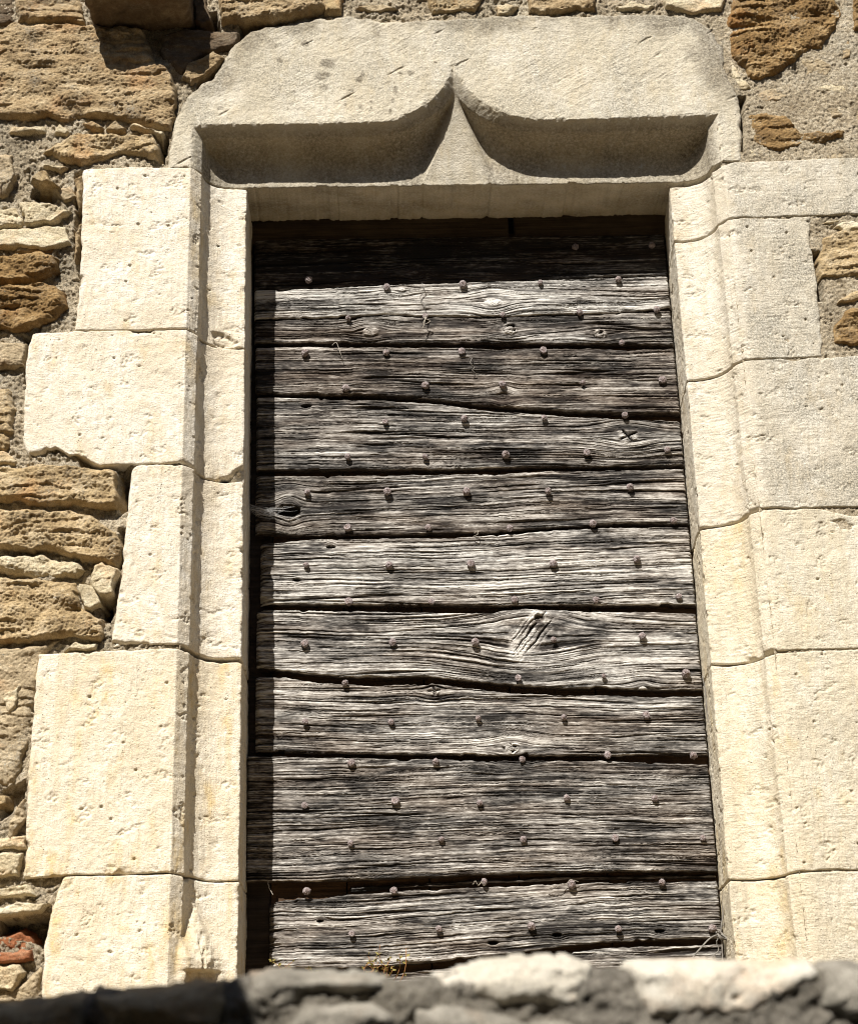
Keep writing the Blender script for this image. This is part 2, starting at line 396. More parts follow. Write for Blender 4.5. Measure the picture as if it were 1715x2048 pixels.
grid_obj('mortar', mortar_patch(np.concatenate([lin(-2.6, FX0, 0.02)[:-1], lin(FX0, -0.43, fine)]), zs, 100), M_MO, wall)
grid_obj('mortar', mortar_patch(np.concatenate([lin(0.835, FX1, fine), lin(FX1, 2.9, 0.02)[1:]]), zs, 100), M_MO, wall)
grid_obj('mortar', mortar_patch(lin(-0.43, 0.835, fine), np.concatenate([lin(4.115, FZ1, fine), lin(FZ1, 5.4, 0.02)[1:]]), 100), M_MO, wall)

def stone(poly, mat, prot=0.028, rnd=0.014, rough=0.006, seed=0, base=None, strat=1.6, parent=None, name='rubble_stone', step=0.0019, world=False, tilt=(0, 0), Y=0.0, warp=0.005):
    P = np.asarray(poly, float) if world else XZ(poly, Y)
    base = (0.026 + Y) if base is None else base
    x0, z0 = P.min(0) - 0.012; x1, z1 = P.max(0) + 0.012
    X, Z = np.meshgrid(lin(x0, x1, step), lin(z0, z1, step))
    s = sdf_poly(X + warp * fbm(X * 28, Z * 28, seed + 1, 3), Z + warp * fbm(X * 28, Z * 28, seed + 5, 3), P)
    t = np.clip(s / (rnd * np.clip(0.75 + 0.7 * fbm(X * 15, Z * 15, seed + 3, 2), 0.25, 1.8)), 0, 1); h = prot * np.sqrt(1 - (1 - t) ** 2)
    c = P.mean(0)
    fx = X + 0.004 * fbm(X * 40, Z * 40, seed + 7, 3); fz = Z + 0.004 * fbm(X * 40, Z * 40, seed + 8, 3)
    lay = (Z + 0.010 * fbm(X * 9, Z * 12, seed + 9, 3) + 0.003 * fbm(X * 50, Z * 50, seed + 10, 2)) * (42 + 9 * math.sin(seed))
    fr = lay - np.floor(lay); led = sst(0.0, 0.16, fr) * (1 - fr) * 1.5 - 0.5
    body = 0.7 * rough * fbm(X * 14, Z * 14 * strat, seed + 11, 3) + 0.55 * rough * led * sst(-0.3, 0.5, pn(X * 8, Z * 11, seed + 12))
    body = body - 2.1 * rough * (facet(fx, fz * strat, 17, seed + 13) - 0.25) - 0.5 * rough * (facet(fx, fz * strat, 52, seed + 15) - 0.25) * sst(-0.5, 0.4, pn(X * 9, Z * 9 * strat, seed + 14))
    body = body - 0.35 * rough * (facet(fx, fz * strat, 140, seed + 18) - 0.25)
    body = body + 0.28 * rough * fbm(X * 150, Z * 230, seed + 17, 3)
    crk = sst(0.05, 0.0, np.abs(pn(X * 8, Z * 14 * strat, seed + 23) + 0.3 * pn(X * 50, Z * 70, seed + 24))) * sst(0.1, 0.5, pn(X * 6, Z * 6, seed + 25))
    body = body - 0.9 * rough * crk + tilt[0] * (X - c[0]) + tilt[1] * (Z - c[1])
    h = h + body * sst(-0.002, 0.010, s)
    y = base - h + np.where(s < 0, np.minimum(-s * 4, 0.04), 0)
    keep = (s > -0.010); mask = keep[:-1, :-1] & keep[1:, 1:] & keep[:-1, 1:] & keep[1:, :-1]
    return grid_obj(name, np.stack([X, y, Z], -1), mat, parent or wall, mask)

ST = [  # polygon in the plane of the wall, material, protrusion, roughness
 ([(-40,62),(30,44),(110,48),(180,48),(235,52),(285,57),(298,75),(306,105),(312,126),(336,137),(352,160),(352,205),(349,240),(343,257),(312,256),(270,247),(235,238),(180,231),(130,240),(95,233),(60,237),(-40,240)], M_RB, .036, .0085),
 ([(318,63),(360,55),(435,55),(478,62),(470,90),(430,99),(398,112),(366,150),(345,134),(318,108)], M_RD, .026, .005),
 ([(370,128),(394,118),(428,101),(452,118),(430,138),(378,165),(366,152)], M_RB, .03, .007),
 ([(28,2),(80,-20),(160,-20),(170,46),(130,46),(34,42)], M_RB, .034, .007),
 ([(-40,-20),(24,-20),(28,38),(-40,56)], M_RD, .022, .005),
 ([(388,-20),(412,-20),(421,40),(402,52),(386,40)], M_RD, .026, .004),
 ([(430,-20),(640,-20),(652,16),(600,32),(560,45),(522,48),(440,44),(436,12)], M_RB, .045, .009),
 ([(644,-20),(690,-20),(684,20),(648,24)], M_RO, .03, .005),
 ([(850,-20),(975,-20),(948,20),(862,20)], M_RO, .026, .006),
 ([(992,12),(1012,4),(1040,8),(1018,24),(996,26)], M_RP, .026, .004),
 ([(1052,-20),(1192,-20),(1190,16),(1120,22),(1058,20)], M_RB, .03, .007),
 ([(1228,8),(1260,0),(1312,2),(1300,14),(1240,16)], M_RP, .024, .003),
 ([(1322,-20),(1452,-20),(1448,22),(1380,26),(1326,12)], M_RP, .032, .005),
 ([(1452,42),(1470,-20),(1664,-20),(1684,30),(1644,98),(1602,112),(1560,148),(1504,160),(1462,116)], M_RR, .04, .011),
 ([(1704,-20),(1760,-20),(1760,60),(1706,62)], M_RR, .034, .008),
 ([(1490,228),(1530,220),(1572,230),(1602,262),(1645,260),(1692,254),(1690,276),(1640,290),(1602,284),(1562,306),(1504,282)], M_RR, .03, .007),
 ([(1712,214),(1760,205),(1760,262),(1714,250)], M_RO, .028, .006),
 ([(1624,170),(1660,160),(1700,172),(1690,184),(1640,183)], M_RP, .024, .003),
 ([(1454,120),(1468,118),(1480,142),(1506,175),(1480,176),(1462,150)], M_RP, .03, .004),
 ([(1642,470),(1690,458),(1760,452),(1760,548),(1700,556),(1640,556),(1634,520)], M_RO, .034, .008),
 ([(1668,612),(1690,588),(1760,562),(1760,590),(1700,604)], M_RO, .034, .005),
 ([(1664,660),(1688,622),(1760,598),(1760,684),(1700,690),(1668,682)], M_RR, .036, .008),
 ([(1664,452),(1692,440),(1760,444),(1760,456),(1690,468)], M_RP, .034, .004),
 ([(1618,440),(1660,434),(1708,436),(1690,442),(1640,446)], M_RP, .026, .003),
 ([(16,249),(90,247),(92,263),(16,265)], M_RP, .026, .003),
 ([(100,267),(121,245),(141,259),(134,269)], M_RP, .028, .004),
 ([(156,244),(184,239),(208,253),(200,261),(170,252)], M_RB, .03, .005),
 ([(210,256),(230,243),(254,254),(250,264),(216,262)], M_RB, .03, .005),
 ([(256,256),(266,246),(300,254),(330,264),(326,276),(306,266),(286,262)], M_RP, .032, .004),
 ([(84,300),(150,264),(240,266),(304,266),(318,290),(316,318),(282,310),(236,302),(200,322),(164,330),(120,318)], M_RO, .036, .009),
 ([(-40,302),(24,308),(31,350),(12,388),(-40,396)], M_RG, .032, .007),
 ([(84,325),(140,330),(120,342),(82,333)], M_RP, .026, .004),
 ([(64,366),(90,344),(123,381),(96,372),(76,372)], M_RO, .046, .006),
 ([(40,402),(100,404),(145,420),(120,436),(102,446),(50,448),(42,424)], M_RP, .034, .006),
 ([(-40,420),(30,412),(48,436),(45,450),(-40,462)], M_RP, .03, .007),
 ([(-40,464),(50,451),(137,452),(140,490),(90,498),(-40,496)], M_RP, .032, .0035),
 ([(-40,510),(80,501),(116,514),(120,540),(80,556),(20,566),(-40,556)], M_RR, .036, .010),
 ([(16,574),(80,562),(131,580),(135,610),(102,640),(50,664),(-40,654),(-40,590)], M_RR, .038, .010),
 ([(148,352),(164,346),(166,400),(152,420)], M_RB, .022, .005),
 ([(154,442),(165,436),(163,470),(148,530),(144,500)], M_RB, .022, .004),
 ([(-40,681),(51,682),(49,734),(-40,740)], M_RG, .03, .006),
 ([(-40,776),(18,774),(31,820),(26,870),(14,902),(-40,900)], M_RO, .032, .008),
 ([(-40,900),(10,898),(34,918),(30,926),(-40,926)], M_RP, .026, .005),
 ([(-40,931),(85,930),(160,933),(231,940),(238,1004),(232,1018),(150,1011),(90,1015),(30,1003),(-40,1008)], M_RO, .04, .009),
 ([(-40,1022),(80,1018),(180,1026),(214,1050),(243,1076),(245,1100),(235,1134),(160,1120),(90,1096),(60,1101),(-40,1094)], M_RO, .038, .011),
 ([(-40,1112),(78,1108),(156,1120),(172,1140),(150,1158),(90,1154),(-40,1140)], M_RP, .03, .009),
 ([(186,1134),(206,1124),(238,1140),(233,1160),(226,1190),(200,1198),(178,1166)], M_RP, .044, .005),
 ([(156,1166),(194,1170),(203,1210),(180,1222),(164,1212)], M_RP, .036, .004),
 ([(-40,1148),(60,1156),(150,1160),(164,1216),(204,1236),(212,1268),(200,1282),(130,1270),(70,1284),(-40,1290)], M_RO, .034, .011),
 ([(120,1302),(148,1286),(200,1284),(192,1300)], M_RP, .032, .005),
 ([(-40,1298),(128,1276),(76,1312),(68,1400),(54,1484),(30,1560),(-40,1584)], M_RG, .020, .007),
 ([(4,1392),(40,1365),(38,1400),(22,1432),(8,1424)], M_RP, .030, .005),
 ([(-40,1592),(16,1586),(14,1612),(-40,1630)], M_RO, .03, .005),
 ([(14,1642),(48,1592),(53,1640),(22,1682),(10,1668)], M_RG, .032, .007),
 ([(-40,1682),(50,1668),(49,1698),(-40,1702)], M_RP, .03, .006),
 ([(-40,1706),(44,1704),(36,1754),(-40,1760)], M_RP, .03, .006),
 ([(-40,1778),(54,1769),(76,1792),(-40,1802)], M_RP, .034, .006),
 ([(-40,1818),(60,1804),(103,1808),(82,1826),(40,1836),(-40,1842)], M_RP, .044, .006),
 ([(-40,1872),(20,1866),(40,1860),(64,1880),(70,1896),(-40,1902)], M_BR, .014, .006),
 ([(-40,1906),(60,1896),(68,1922),(40,1926),(-40,1930)], M_BR, .030, .004),
 ([(-40,1934),(40,1926),(50,1946),(30,1982),(-40,1978)], M_RP, .032, .007),
 ([(50,1960),(80,1926),(84,2060),(-40,2060),(-40,1996)], M_RG, .02, .008),
]
ST += [([(1600,118),(1640,108),(1672,128),(1650,150),(1612,146)], M_RG, .026, .006), ([(1512,182),(1548,172),(1580,186),(1556,204),(1520,202)], M_RG, .026, .006),
 ([(1680,70),(1700,64),(1704,110),(1684,122)], M_RB, .026, .006), ([(1640,300),(1690,292),(1712,304),(1680,316),(1648,314)], M_RG, .025, .005),
 ([(1496,292),(1530,298),(1550,312),(1500,314)], M_RP, .026, .005), ([(1648,214),(1690,206),(1706,226),(1664,236)], M_RG, .025, .005),
 ([(1600,50),(1640,40),(1650,66),(1610,74)], M_RR, .040, .008), ([(700,8),(760,2),(800,14),(740,24)], M_RG, .026, .006),
 ([(100,372),(140,366),(156,392),(128,398)], M_RG, .026, .006), ([(48,455),(20,505),(90,504),(130,500),(120,496)], M_RB, .022, .005)]
for i, (P, mt, pr, ro) in enumerate(ST):
    big = (np.ptp(np.asarray(P)[:, 0]) * np.ptp(np.asarray(P)[:, 1])) > 9000
    if P[0][0] > 1400: pr *= 0.86
    stone(P, mt, pr, 0.018 if big else 0.010, ro * 0.92, seed=300 + 31 * i)

# projecting stone at the top left that throws the hard shadow on the wall
def rough_box(name, x0, x1, y0, y1, z0, z1, mat, parent, r=0.012, amp=0.006, seed=0, n=26):
    bm = bmesh.new(); bmesh.ops.create_cube(bm, size=1)
    bmesh.ops.subdivide_edges(bm, edges=bm.edges[:], cuts=n, use_grid_fill=True)
    c = np.array([v.co[:] for v in bm.verts])
    half = np.array([(x1 - x0), (y1 - y0), (z1 - z0)]) / 2; mid = np.array([x0 + x1, y0 + y1, z0 + z1]) / 2
    p = c * 2 * half; inner = np.clip(p, -(half - r), half - r); d = p - inner
    L = np.linalg.norm(d, axis=1, keepdims=True); p = inner + d / np.maximum(L, 1e-9) * np.minimum(L, r)
    nrm = d / np.maximum(L, 1e-9)
    a = p[:, 0] + 0.37 * p[:, 1]; b = p[:, 2] + 0.53 * p[:, 1]
    p = p + nrm * (amp * fbm(a * 12, b * 14, seed, 4) + 0.4 * amp * fbm(a * 60, b * 70, seed + 5, 3))[:, None] + mid
    for v, q in zip(bm.verts, p): v.co = q
    return bm_obj(name, bm, mat, parent)
ca = XZ([(186, 50), (386, 50)])
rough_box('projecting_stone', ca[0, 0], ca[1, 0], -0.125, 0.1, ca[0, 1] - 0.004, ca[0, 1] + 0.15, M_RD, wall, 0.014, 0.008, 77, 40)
# courses beyond the picture, coarser
rs = random.Random(4)
for zc, xa, xb in [(z, xx, xx + 0.62) for z in (2.0, 2.3, 2.62, 2.9, 3.22, 3.5, 3.8, 4.1) for xx in (-1.68, 1.30)]:
    x = xa
    while x < xb - 0.1:
        w_ = rs.uniform(0.2, 0.36); hh = rs.uniform(0.09, 0.135)
        q = [(x, zc - hh), (x + w_, zc - hh + rs.uniform(-.02, .02)), (x + w_ + rs.uniform(-.02, .02), zc + hh), (x + rs.uniform(0, .03), zc + hh + rs.uniform(-.02, .02))]
        stone(q, rs.choice([M_RB, M_RO, M_RG, M_RP]), 0.034, 0.025, 0.008, rs.randint(0, 9999), world=True, step=0.008); x += w_ + 0.03

# ------------------------------------------------------------------ dressed stone doorway: lintel and jamb blocks
surround = thing('stone_doorway', 'carved limestone doorway with ogee arch lintel and hollow moulded jamb blocks', 'doorway')
BW, BD, CW = 0.0235, 0.0265, 0.075             # bevel width and depth, hollow width
XBL, XBR = -0.4128, 0.8172                   # bevel edges of the two jambs (world x), hollow begins here
XAL, XAR = XBL - BW, XBR + BW
def prof(d, soft=0.0):
    """recess at distance d inside the face outline"""
    t = np.clip((d - BW) / CW, 0, 1)
    return np.where(d <= 0, 0, np.where(d < BW, d / BW * BD, BD + (R - BD) * ((1 - soft) * np.sqrt(np.clip(1 - (1 - t) ** 2, 0, 1)) ** 0.92 + soft * np.sin(np.clip((d - BW) / (CW * 1.1), 0, 1) * math.pi / 2) ** 1.02)))
ZJ = 3.792                                    # underside of the lintel
def lintel():
    A = XZ([(384,249),(545,246),(640,246),(708,245),(760,242.5),(790,239),(812,229),(830,220),(848,209),(863,198),(875,186),(884,175.5),(892,163),(898,151),(903,139),(906.5,128)])
    B = XZ([(906.5,128),(909,139),(913,147),(926,163),(938,179),(951,193),(970,206),(991,217.5),(1006,224),(1021,229),(1042,233.5),(1070,236.5),(1102,238),(1203,236),(1320,232),(1436,228)])
    zl = A[0, 1]; zr = B[-1, 1]
    path = np.concatenate([[[XAL, ZJ - 0.2]], [[XAL, zl]], A[1:], B[1:-1], [[XAR, zr]], [[XAR, ZJ - 0.2]]])
    O = XZ([(334,345),(336,300),(347,246),(372,190),(425,150),(462,92),(496,58),(530,50),(580,46),(640,32),(700,30),(790,40),(900,34),(1010,26),(1120,28),(1230,24),(1330,24),(1386,32),(1425,56),(1447,95),(1452,140),(1474,178),(1484,240),(1486,318),(1480,345)])
    O[0] = [O[0][0], ZJ - 0.1]; O[-1] = [O[-1][0], ZJ - 0.1]
    sp = 0.00135
    xs = lin(O[:, 0].min() - 0.012, O[:, 0].max() + 0.012, sp)
    zb = ZJ + 0.0016 * fbm(xs * 22, xs * 0, 3, 4) + 0.0011 * fbm(xs * 120, xs * 0, 8, 3) - 0.0
    inop = (xs > -0.31) & (xs < 0.72)
    bite = sst(0.45, 0.8, fbm(xs * 30, xs * 0 + 3.3, 12, 3)); zb = zb + 0.004 * bite
    ztop = O[:, 1].max() + 0.012
    n = int((ztop - ZJ) / sp); v = np.linspace(0, 1, n)
    X = np.repeat(xs[None, :], n, 0); Z = zb[None, :] + v[:, None] * (ztop - zb[None, :])
    ins = sdf_poly(X, Z, np.concatenate([path, [[XAR, ZJ - 0.3], [XAL, ZJ - 0.3]]]))
    ins = ins + 0.0008 * fbm(X * 80, Z * 80, 15, 3)
    xc = XZ([(908, 160)])[0, 0]
    y = prof(ins)
    # the flat leaning face under the point: shallow at the tip, running down to the inner face
    zt_ = XZ([(912, 188)], BD)[0, 1]; u_ = np.clip((zt_ - Z) / (zt_ - ZJ), 0, 1)
    face = 0.030 + (R - 0.030) * u_ ** 0.85 + 0.9 * np.maximum(0, np.abs(X - xc - 0.006) - 0.006 - 0.085 * u_ ** 1.3)
    kk = 0.004; hh = np.clip(0.5 + 0.5 * (face - y) / kk, 0, 1); y = np.where(ins > 0, face * (1 - hh) + y * hh - kk * hh * (1 - hh), y)
    zq = XZ([(910, 190)], 0.03)[0, 1]                      # ease the mitre where the two hollows meet under the point
    yb = y.copy()
    for _ in range(3):
        for ax in (0, 1): yb = sum(np.roll(yb, q, ax) for q in range(-3, 4)) / 7
    wq = np.exp(-(((X - xc) / 0.016) ** 2 + ((Z - zq) / 0.03) ** 2)) * sst(0.002, 0.007, ins); y = y * (1 - wq) + yb * wq
    # worn, slightly rounded arrises and tool-dressed faces
    y = y + (0.0015 * fbm(X * 9, Z * 9, 21, 3) + 0.0009 * fbm(X * 70, Z * 70, 25, 3)) * np.where(ins > 0, 0.5, 1.0)
    y = y + 0.0022 * sst(0.006, 0.0, np.abs(ins)) * sst(-0.1, 0.6, fbm(X * 50, Z * 50, 29, 3))
    ca, sa = math.cos(0.55), math.sin(0.55)
    tool = pn((X * ca - Z * sa * -1) * 12, (Z * ca - X * sa) * 210, 33) * sst(-0.2, 0.5, pn(X * 9, Z * 9, 34))
    y = y - 0.0006 * tool * (ins < 0)
    nick = sst(0.66, 0.9, pn((X * ca + Z * sa) * 14, (Z * ca - X * sa) * 75, 36)); y = y + 0.0025 * nick * (ins < 0)
    so_ = sdf_poly(X + 0.004 * fbm(X * 24, Z * 24, 41, 3), Z + 0.004 * fbm(X * 24, Z * 24, 45, 3), O)
    e = np.clip(so_ / 0.014, 0, 1); y = y + 0.016 * (1 - np.sqrt(1 - (1 - e) ** 2)) * (1 + 0.6 * fbm(X * 30, Z * 30, 49, 2))
    y = np.where(so_ < 0, y + np.minimum(-so_ * 5, 0.06), y)
    # bottom arris rounding, then the soffit running back to the door
    db = Z - zb[None, :]; e = np.clip(db / 0.0035, 0, 1); y = y + 0.0025 * (1 - np.sqrt(1 - (1 - e) ** 2))
    # stain map: weathering spots, a dark upper border and a darkened hollow
    spots = [(525,73,7),(537,83,5),(545,90,9),(655,126,14),(660,123,6),(640,152,13),(650,148,9),(560,177,4),(588,183,4),(648,173,8),(725,148,10),(718,160,9),(722,153,7),(742,203,5),(742,215,5),(790,180,12),(785,200,9),(800,146,5),(820,145,7),(766,118,4),(890,100,4),(703,180,5),(700,192,5),(720,212,8),(780,222,8),(690,208,5),(788,165,4),(820,203,4),(610,86,10),(912,130,4),(1005,215,7),(870,125,3),(1380,103,6),(1396,110,8),(1418,128,10),(1430,150,12),(1436,118,8),(1160,130,4),(575,215,4),(560,120,9),(440,215,6)]
    stn = np.zeros_like(X)
    px = XZ([(s[0], s[1]) for s in spots])
    for (cx, cz), s in zip(px, spots):
        r = s[2] * 0.00098
        ex = 1.0 + 0.5 * math.sin(cx * 97)
        dd = np.sqrt(((X - cx) / ex) ** 2 + (Z - cz) ** 2) + 0.0022 * fbm(X * 130, Z * 130, 55, 2)
        stn = np.maximum(stn, (0.62 + 0.3 * math.sin(cz * 311) ** 2) * sst(r * 1.25, r * 0.6, dd))
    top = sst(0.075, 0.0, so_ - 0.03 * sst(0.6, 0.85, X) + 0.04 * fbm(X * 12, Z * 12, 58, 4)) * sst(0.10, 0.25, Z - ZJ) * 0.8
    hol_shade = (0.64 + 0.28 * fbm(X * 7, Z * 13, 61, 4)) * sst(0.0, 0.02, ins) * (1 - 0.75 * sst(0.05, 0.02, np.abs(X - xc) - 0.35 * (3.93 - Z)))  # hollow grime plus shade put into the colour, held off the sunlit triangle
    stn = np.clip(np.maximum(np.maximum(stn, top), hol_shade), 0, 1)
    co = np.stack([X, y, Z], -1)
    mask_pts = so_ > -0.011
    nb = 120; ts = np.linspace(0, 1, nb)[1:]
    yb0 = co[0, :, 1]; depth = 0.1530 + 0.003 * fbm(xs * 9, xs * 0, 66, 4) + 0.0016 * fbm(xs * 55, xs * 0, 67, 3)
    sof = np.zeros((nb - 1, len(xs), 3)); Yb = yb0[None, :] + ts[:, None] * depth[None, :]
    sof[..., 0] = xs[None, :]; sof[..., 1] = Yb
    sof[..., 2] = zb[None, :] + 0.0012 * fbm(X[:1] * 14, Yb * 14, 71, 3) + 0.0008 * fbm(X[:1] * 80, Yb * 80, 75, 3) + 0.0015 * np.sqrt(np.clip(ts, 0, .06) / .06)[:, None]
    up = np.zeros((2, len(xs), 3)); up[..., 0] = xs; up[..., 1] = Yb[-1]
    up[0, :, 2] = zb + 0.012; up[1, :, 2] = zb + 0.06
    full = np.concatenate([up[::-1], sof[::-1], co], 0)
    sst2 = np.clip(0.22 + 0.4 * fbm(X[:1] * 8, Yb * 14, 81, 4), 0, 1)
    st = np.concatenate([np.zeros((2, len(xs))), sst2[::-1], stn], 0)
    mk = np.concatenate([np.ones((nb + 1, len(xs)), bool), mask_pts], 0)
    mk[:nb + 1] = mask_pts[0][None, :]
    m2 = mk[:-1, :-1] & mk[1:, 1:] & mk[:-1, 1:] & mk[1:, :-1]
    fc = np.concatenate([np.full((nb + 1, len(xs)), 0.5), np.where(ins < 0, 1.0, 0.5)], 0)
    grid_obj('lintel', full, M_LINT, surround, m2, {'stain_dark': st, 'face': fc})
lintel()

def arris(side, z):
    if side < 0: return np.interp(z, [2.0, 3.78], [-0.3068, -0.3112])
    return np.interp(z, [2.0, 2.6, 3.25, 3.78], [0.7080, 0.7150, 0.7215, 0.7245])
def jamb(side, outer, top, bot, mat, seed, chip=1.0, stop=False, rake=0.0, chips=()):
    """one dressed block: face, bevel, hollow, inner face, arris and reveal; joints given in photo pixels on the face"""
    sgn = -side                                            # direction from outer edge to the opening
    T = XZ(top); Bt = XZ(bot); Ou = XZ(outer); Ou = Ou[np.argsort(Ou[:, 1])]
    T = T[np.argsort(T[:, 0])]; Bt = Bt[np.argsort(Bt[:, 0])]
    zc = (T[:, 1].mean() + Bt[:, 1].mean()) / 2
    xA = XAL if side < 0 else XAR
    H = T[:, 1].mean() - Bt[:, 1].mean(); W0 = abs(xA - np.interp(zc, Ou[:, 1], Ou[:, 0]))
    sp = 0.0019
    nf = int(W0 / sp); nz = int(H / sp)
    tail = abs(arris(side, zc) - xA)
    d = np.concatenate([np.linspace(0, BW, 14)[1:], BW + CW * (1 - np.cos(np.linspace(0, math.pi / 2, 38)))[1:], np.linspace(BW + CW, tail, max(4, int((tail - BW - CW) / sp)))[1:]])
    pd = prof(d)
    nr = 70; rv = np.linspace(0, 0.21, nr)[1:]
    # parametric columns: kind 0 face (u 0..1), then distance d, then reveal depth
    ncol = nf + len(d) + len(rv)
    v = np.linspace(0, 1, nz)                              # 0 top .. 1 bottom
    X = np.zeros((nz, ncol)); Y = np.zeros((nz, ncol)); Z = np.zeros((nz, ncol))
    for it in range(3):                                    # z depends on x through the joint lines, x on z through the outer edge
        zt = np.interp(X, T[:, 0], T[:, 1]); zb = np.interp(X, Bt[:, 0], Bt[:, 1])
        zt = zt + 0.0014 + 0.0016 * fbm(X * 18, X * 0 + seed, seed + 1, 4); zb = zb - 0.0012 + 0.0016 * fbm(X * 18, X * 0 + seed, seed + 3, 4)
        Z = zt + v[:, None] * (zb - zt)
        xo = np.interp(Z[:, :nf], Ou[:, 1], Ou[:, 0]) + 0.003 * fbm(Z[:, :nf] * 20, Z[:, :nf] * 0, seed + 5, 4)
        X[:, :nf] = xo + np.linspace(0, 1, nf)[None, :] * (xA - xo)
        ta = np.abs(arris(side, Z[:, nf:nf + len(d)]) - xA)
        dd = np.where(d[None, :] > BW + CW, BW + CW + (d[None, :] - BW - CW) * (ta - BW - CW) / (tail - BW - CW), d[None, :])
        X[:, nf:nf + len(d)] = xA + sgn * dd
        X[:, nf + len(d):] = X[:, nf + len(d) - 1:nf + len(d)] + (0.0105 * rv[None, :] / 0.15 if side > 0 else 0.0)
    Y[:, nf:nf + len(d)] = pd[None, :]; Y[:, nf + len(d):] = R + rv[None, :]
    # arclength and smoothed normals in plan
    xm = X[nz // 2]; ym = Y[nz // 2]
    ds = np.hypot(np.diff(xm), np.diff(ym)); s = np.concatenate([[0], np.cumsum(ds)])
    ww = 3
    tx = np.array([xm[min(i + ww, ncol - 1)] - xm[max(i - ww, 0)] for i in range(ncol)]); ty = np.array([ym[min(i + ww, ncol - 1)] - ym[max(i - ww, 0)] for i in range(ncol)])
    L = np.hypot(tx, ty); tx /= L; ty /= L
    nx, ny = (ty * sgn, -tx * sgn)                          # outward: towards the viewer / the opening
    S_ = np.repeat(s[None, :], nz, 0)
    ia = nf + len(d) - 1                                    # arris column
    disp = 0.0016 * fbm(S_ * 8, Z * 8, seed + 11, 3) + 0.0008 * fbm(S_ * 60, Z * 60, seed + 13, 3)
    disp = disp + 0.0010 * pn(S_ * 120, Z * 12, seed + 14) * sst(-0.3, 0.4, pn(S_ * 8, Z * 8, seed + 15))
    if side > 0: disp = disp + 0.0007 * pn(S_ * 42 + 2 * pn(S_ * 20, Z * 20, seed + 18), Z * 215, seed + 19) * sst(-0.5, 0.2, pn(S_ * 7, Z * 7, seed + 20))
    spall = sst(0.42, 0.75, fbm(S_ * 20, Z * 26, seed + 16, 3)); disp = disp - 0.0022 * spall * sst(0.3, -0.3, pn(S_ * 150, Z * 150, seed + 17)) - 0.0008 * spall
    rp = np.random.RandomState(seed)
    for k in range(int(16 + 240 * W0 * H * 4)):              # small holes
        cx, cz, r = rp.uniform(0, s[ia]), rp.uniform(Z.min(), Z.max()), rp.choice([0.0018, 0.0025, 0.004], p=[.6, .3, .1])
        j0, j1 = np.searchsorted(s, [cx - 2 * r, cx + 2 * r]); 
        i0, i1 = sorted(int(round((Z.max() - cz + o) / H * nz)) for o in (-2.2 * r, 2.2 * r)); i0 = max(i0, 0)
        if j1 > j0 and i1 > i0:
            q = np.hypot(S_[i0:i1, j0:j1] - cx, (Z[i0:i1, j0:j1] - cz) * 1.2) / r
            disp[i0:i1, j0:j1] -= r * 1.1 * sst(1.3, 0.5, q)
    # chipped, rounded edges
    def er(dist, r0, sd, big):
        r = r0 * (1 + 0.7 * fbm(S_ * 35, Z * 35, sd, 2)) + big * sst(0.40, 0.9, fbm(S_ * 13 + 5, Z * 13, sd + 5, 3))
        r = np.maximum(r, 0.0012); e = np.clip(dist / r, 0, 1); return r * (1 - np.sqrt(1 - (1 - e) ** 2))
    dt = v[:, None] * H; db_ = (1 - v[:, None]) * H
    disp = disp - er(dt + 0 * S_, 0.0030, seed + 21, 0.012 * chip) - er(db_ + 0 * S_, 0.0030, seed + 31, 0.016 * chip) - er(S_, 0.007, seed + 41, 0.014 * chip)
    ch = np.abs(S_ - s[ia])
    nib = np.clip(fbm(Z * 26, Z * 0 + 0.02 * S_, seed + 51, 4) , 0, 2) * 0.0045 * chip + 0.0015
    e = np.clip(ch / np.maximum(nib * 2.2, 1e-4), 0, 1); disp = disp - nib * (1 - e) ** 1.5
    ch2 = np.abs(S_ - s[nf + 13]); nib2 = np.clip(fbm(Z * 45, Z * 0 + 3, seed + 55, 4), 0, 2) * 0.003 * chip + 0.0006
    e = np.clip(ch2 / np.maximum(nib2 * 2.2, 1e-4), 0, 1); disp = disp - nib2 * (1 - e) ** 1.5
    for P, dep in chips:
        Pc = XZ(P, 0.0 if np.mean([q[0] for q in P]) < 420 or np.mean([q[0] for q in P]) > 1440 else R)
        cd_ = sdf_poly(X + 0.003 * fbm(X * 50, Z * 50, seed + 71, 3), Z + 0.003 * fbm(X * 50, Z * 50, seed + 73, 3), Pc)
        disp = disp - sst(-0.001, 0.012, cd_) * dep * (0.8 + 0.5 * fbm(X * 60, Z * 60, seed + 75, 3)) * (Y < R + 0.02)
    if stop:                                                # carved stop that closes the hollow at the foot of the jamb
        zs_ = Z; hollow = sst(BW * 0.8, BW * 1.4, S_ - s[nf - 1]) * (S_ < s[ia] + 0.002)
        q = XZ([(400, 1800), (400, 1912), (400, 1940)])[:, 1]
        mid = np.abs((S_ - s[nf - 1]) - 0.085) / 0.075
        wedge = np.clip((q[0] - zs_) / (q[0] - q[1]), 0, 1.0)
        bodyw = sst(1.05, 0.25, mid / np.maximum(wedge, 1e-3)) * wedge
        lip = sst(q[2], q[2] + 0.006, zs_)
        disp = disp + hollow * (0.034 * bodyw * lip + 0.010 * (1 - lip) * sst(1.0, 0.6, mid) + 0.004 * fbm(S_ * 60, Z * 60, 5, 3) * bodyw)
    X = X + nx[None, :] * disp; Y = Y + ny[None, :] * disp + rake
    co = np.stack([X, Y, Z], -1)
    N = np.stack([np.repeat(nx[None, :], nz, 0), np.repeat(ny[None, :], nz, 0), np.zeros((nz, ncol))], -1)
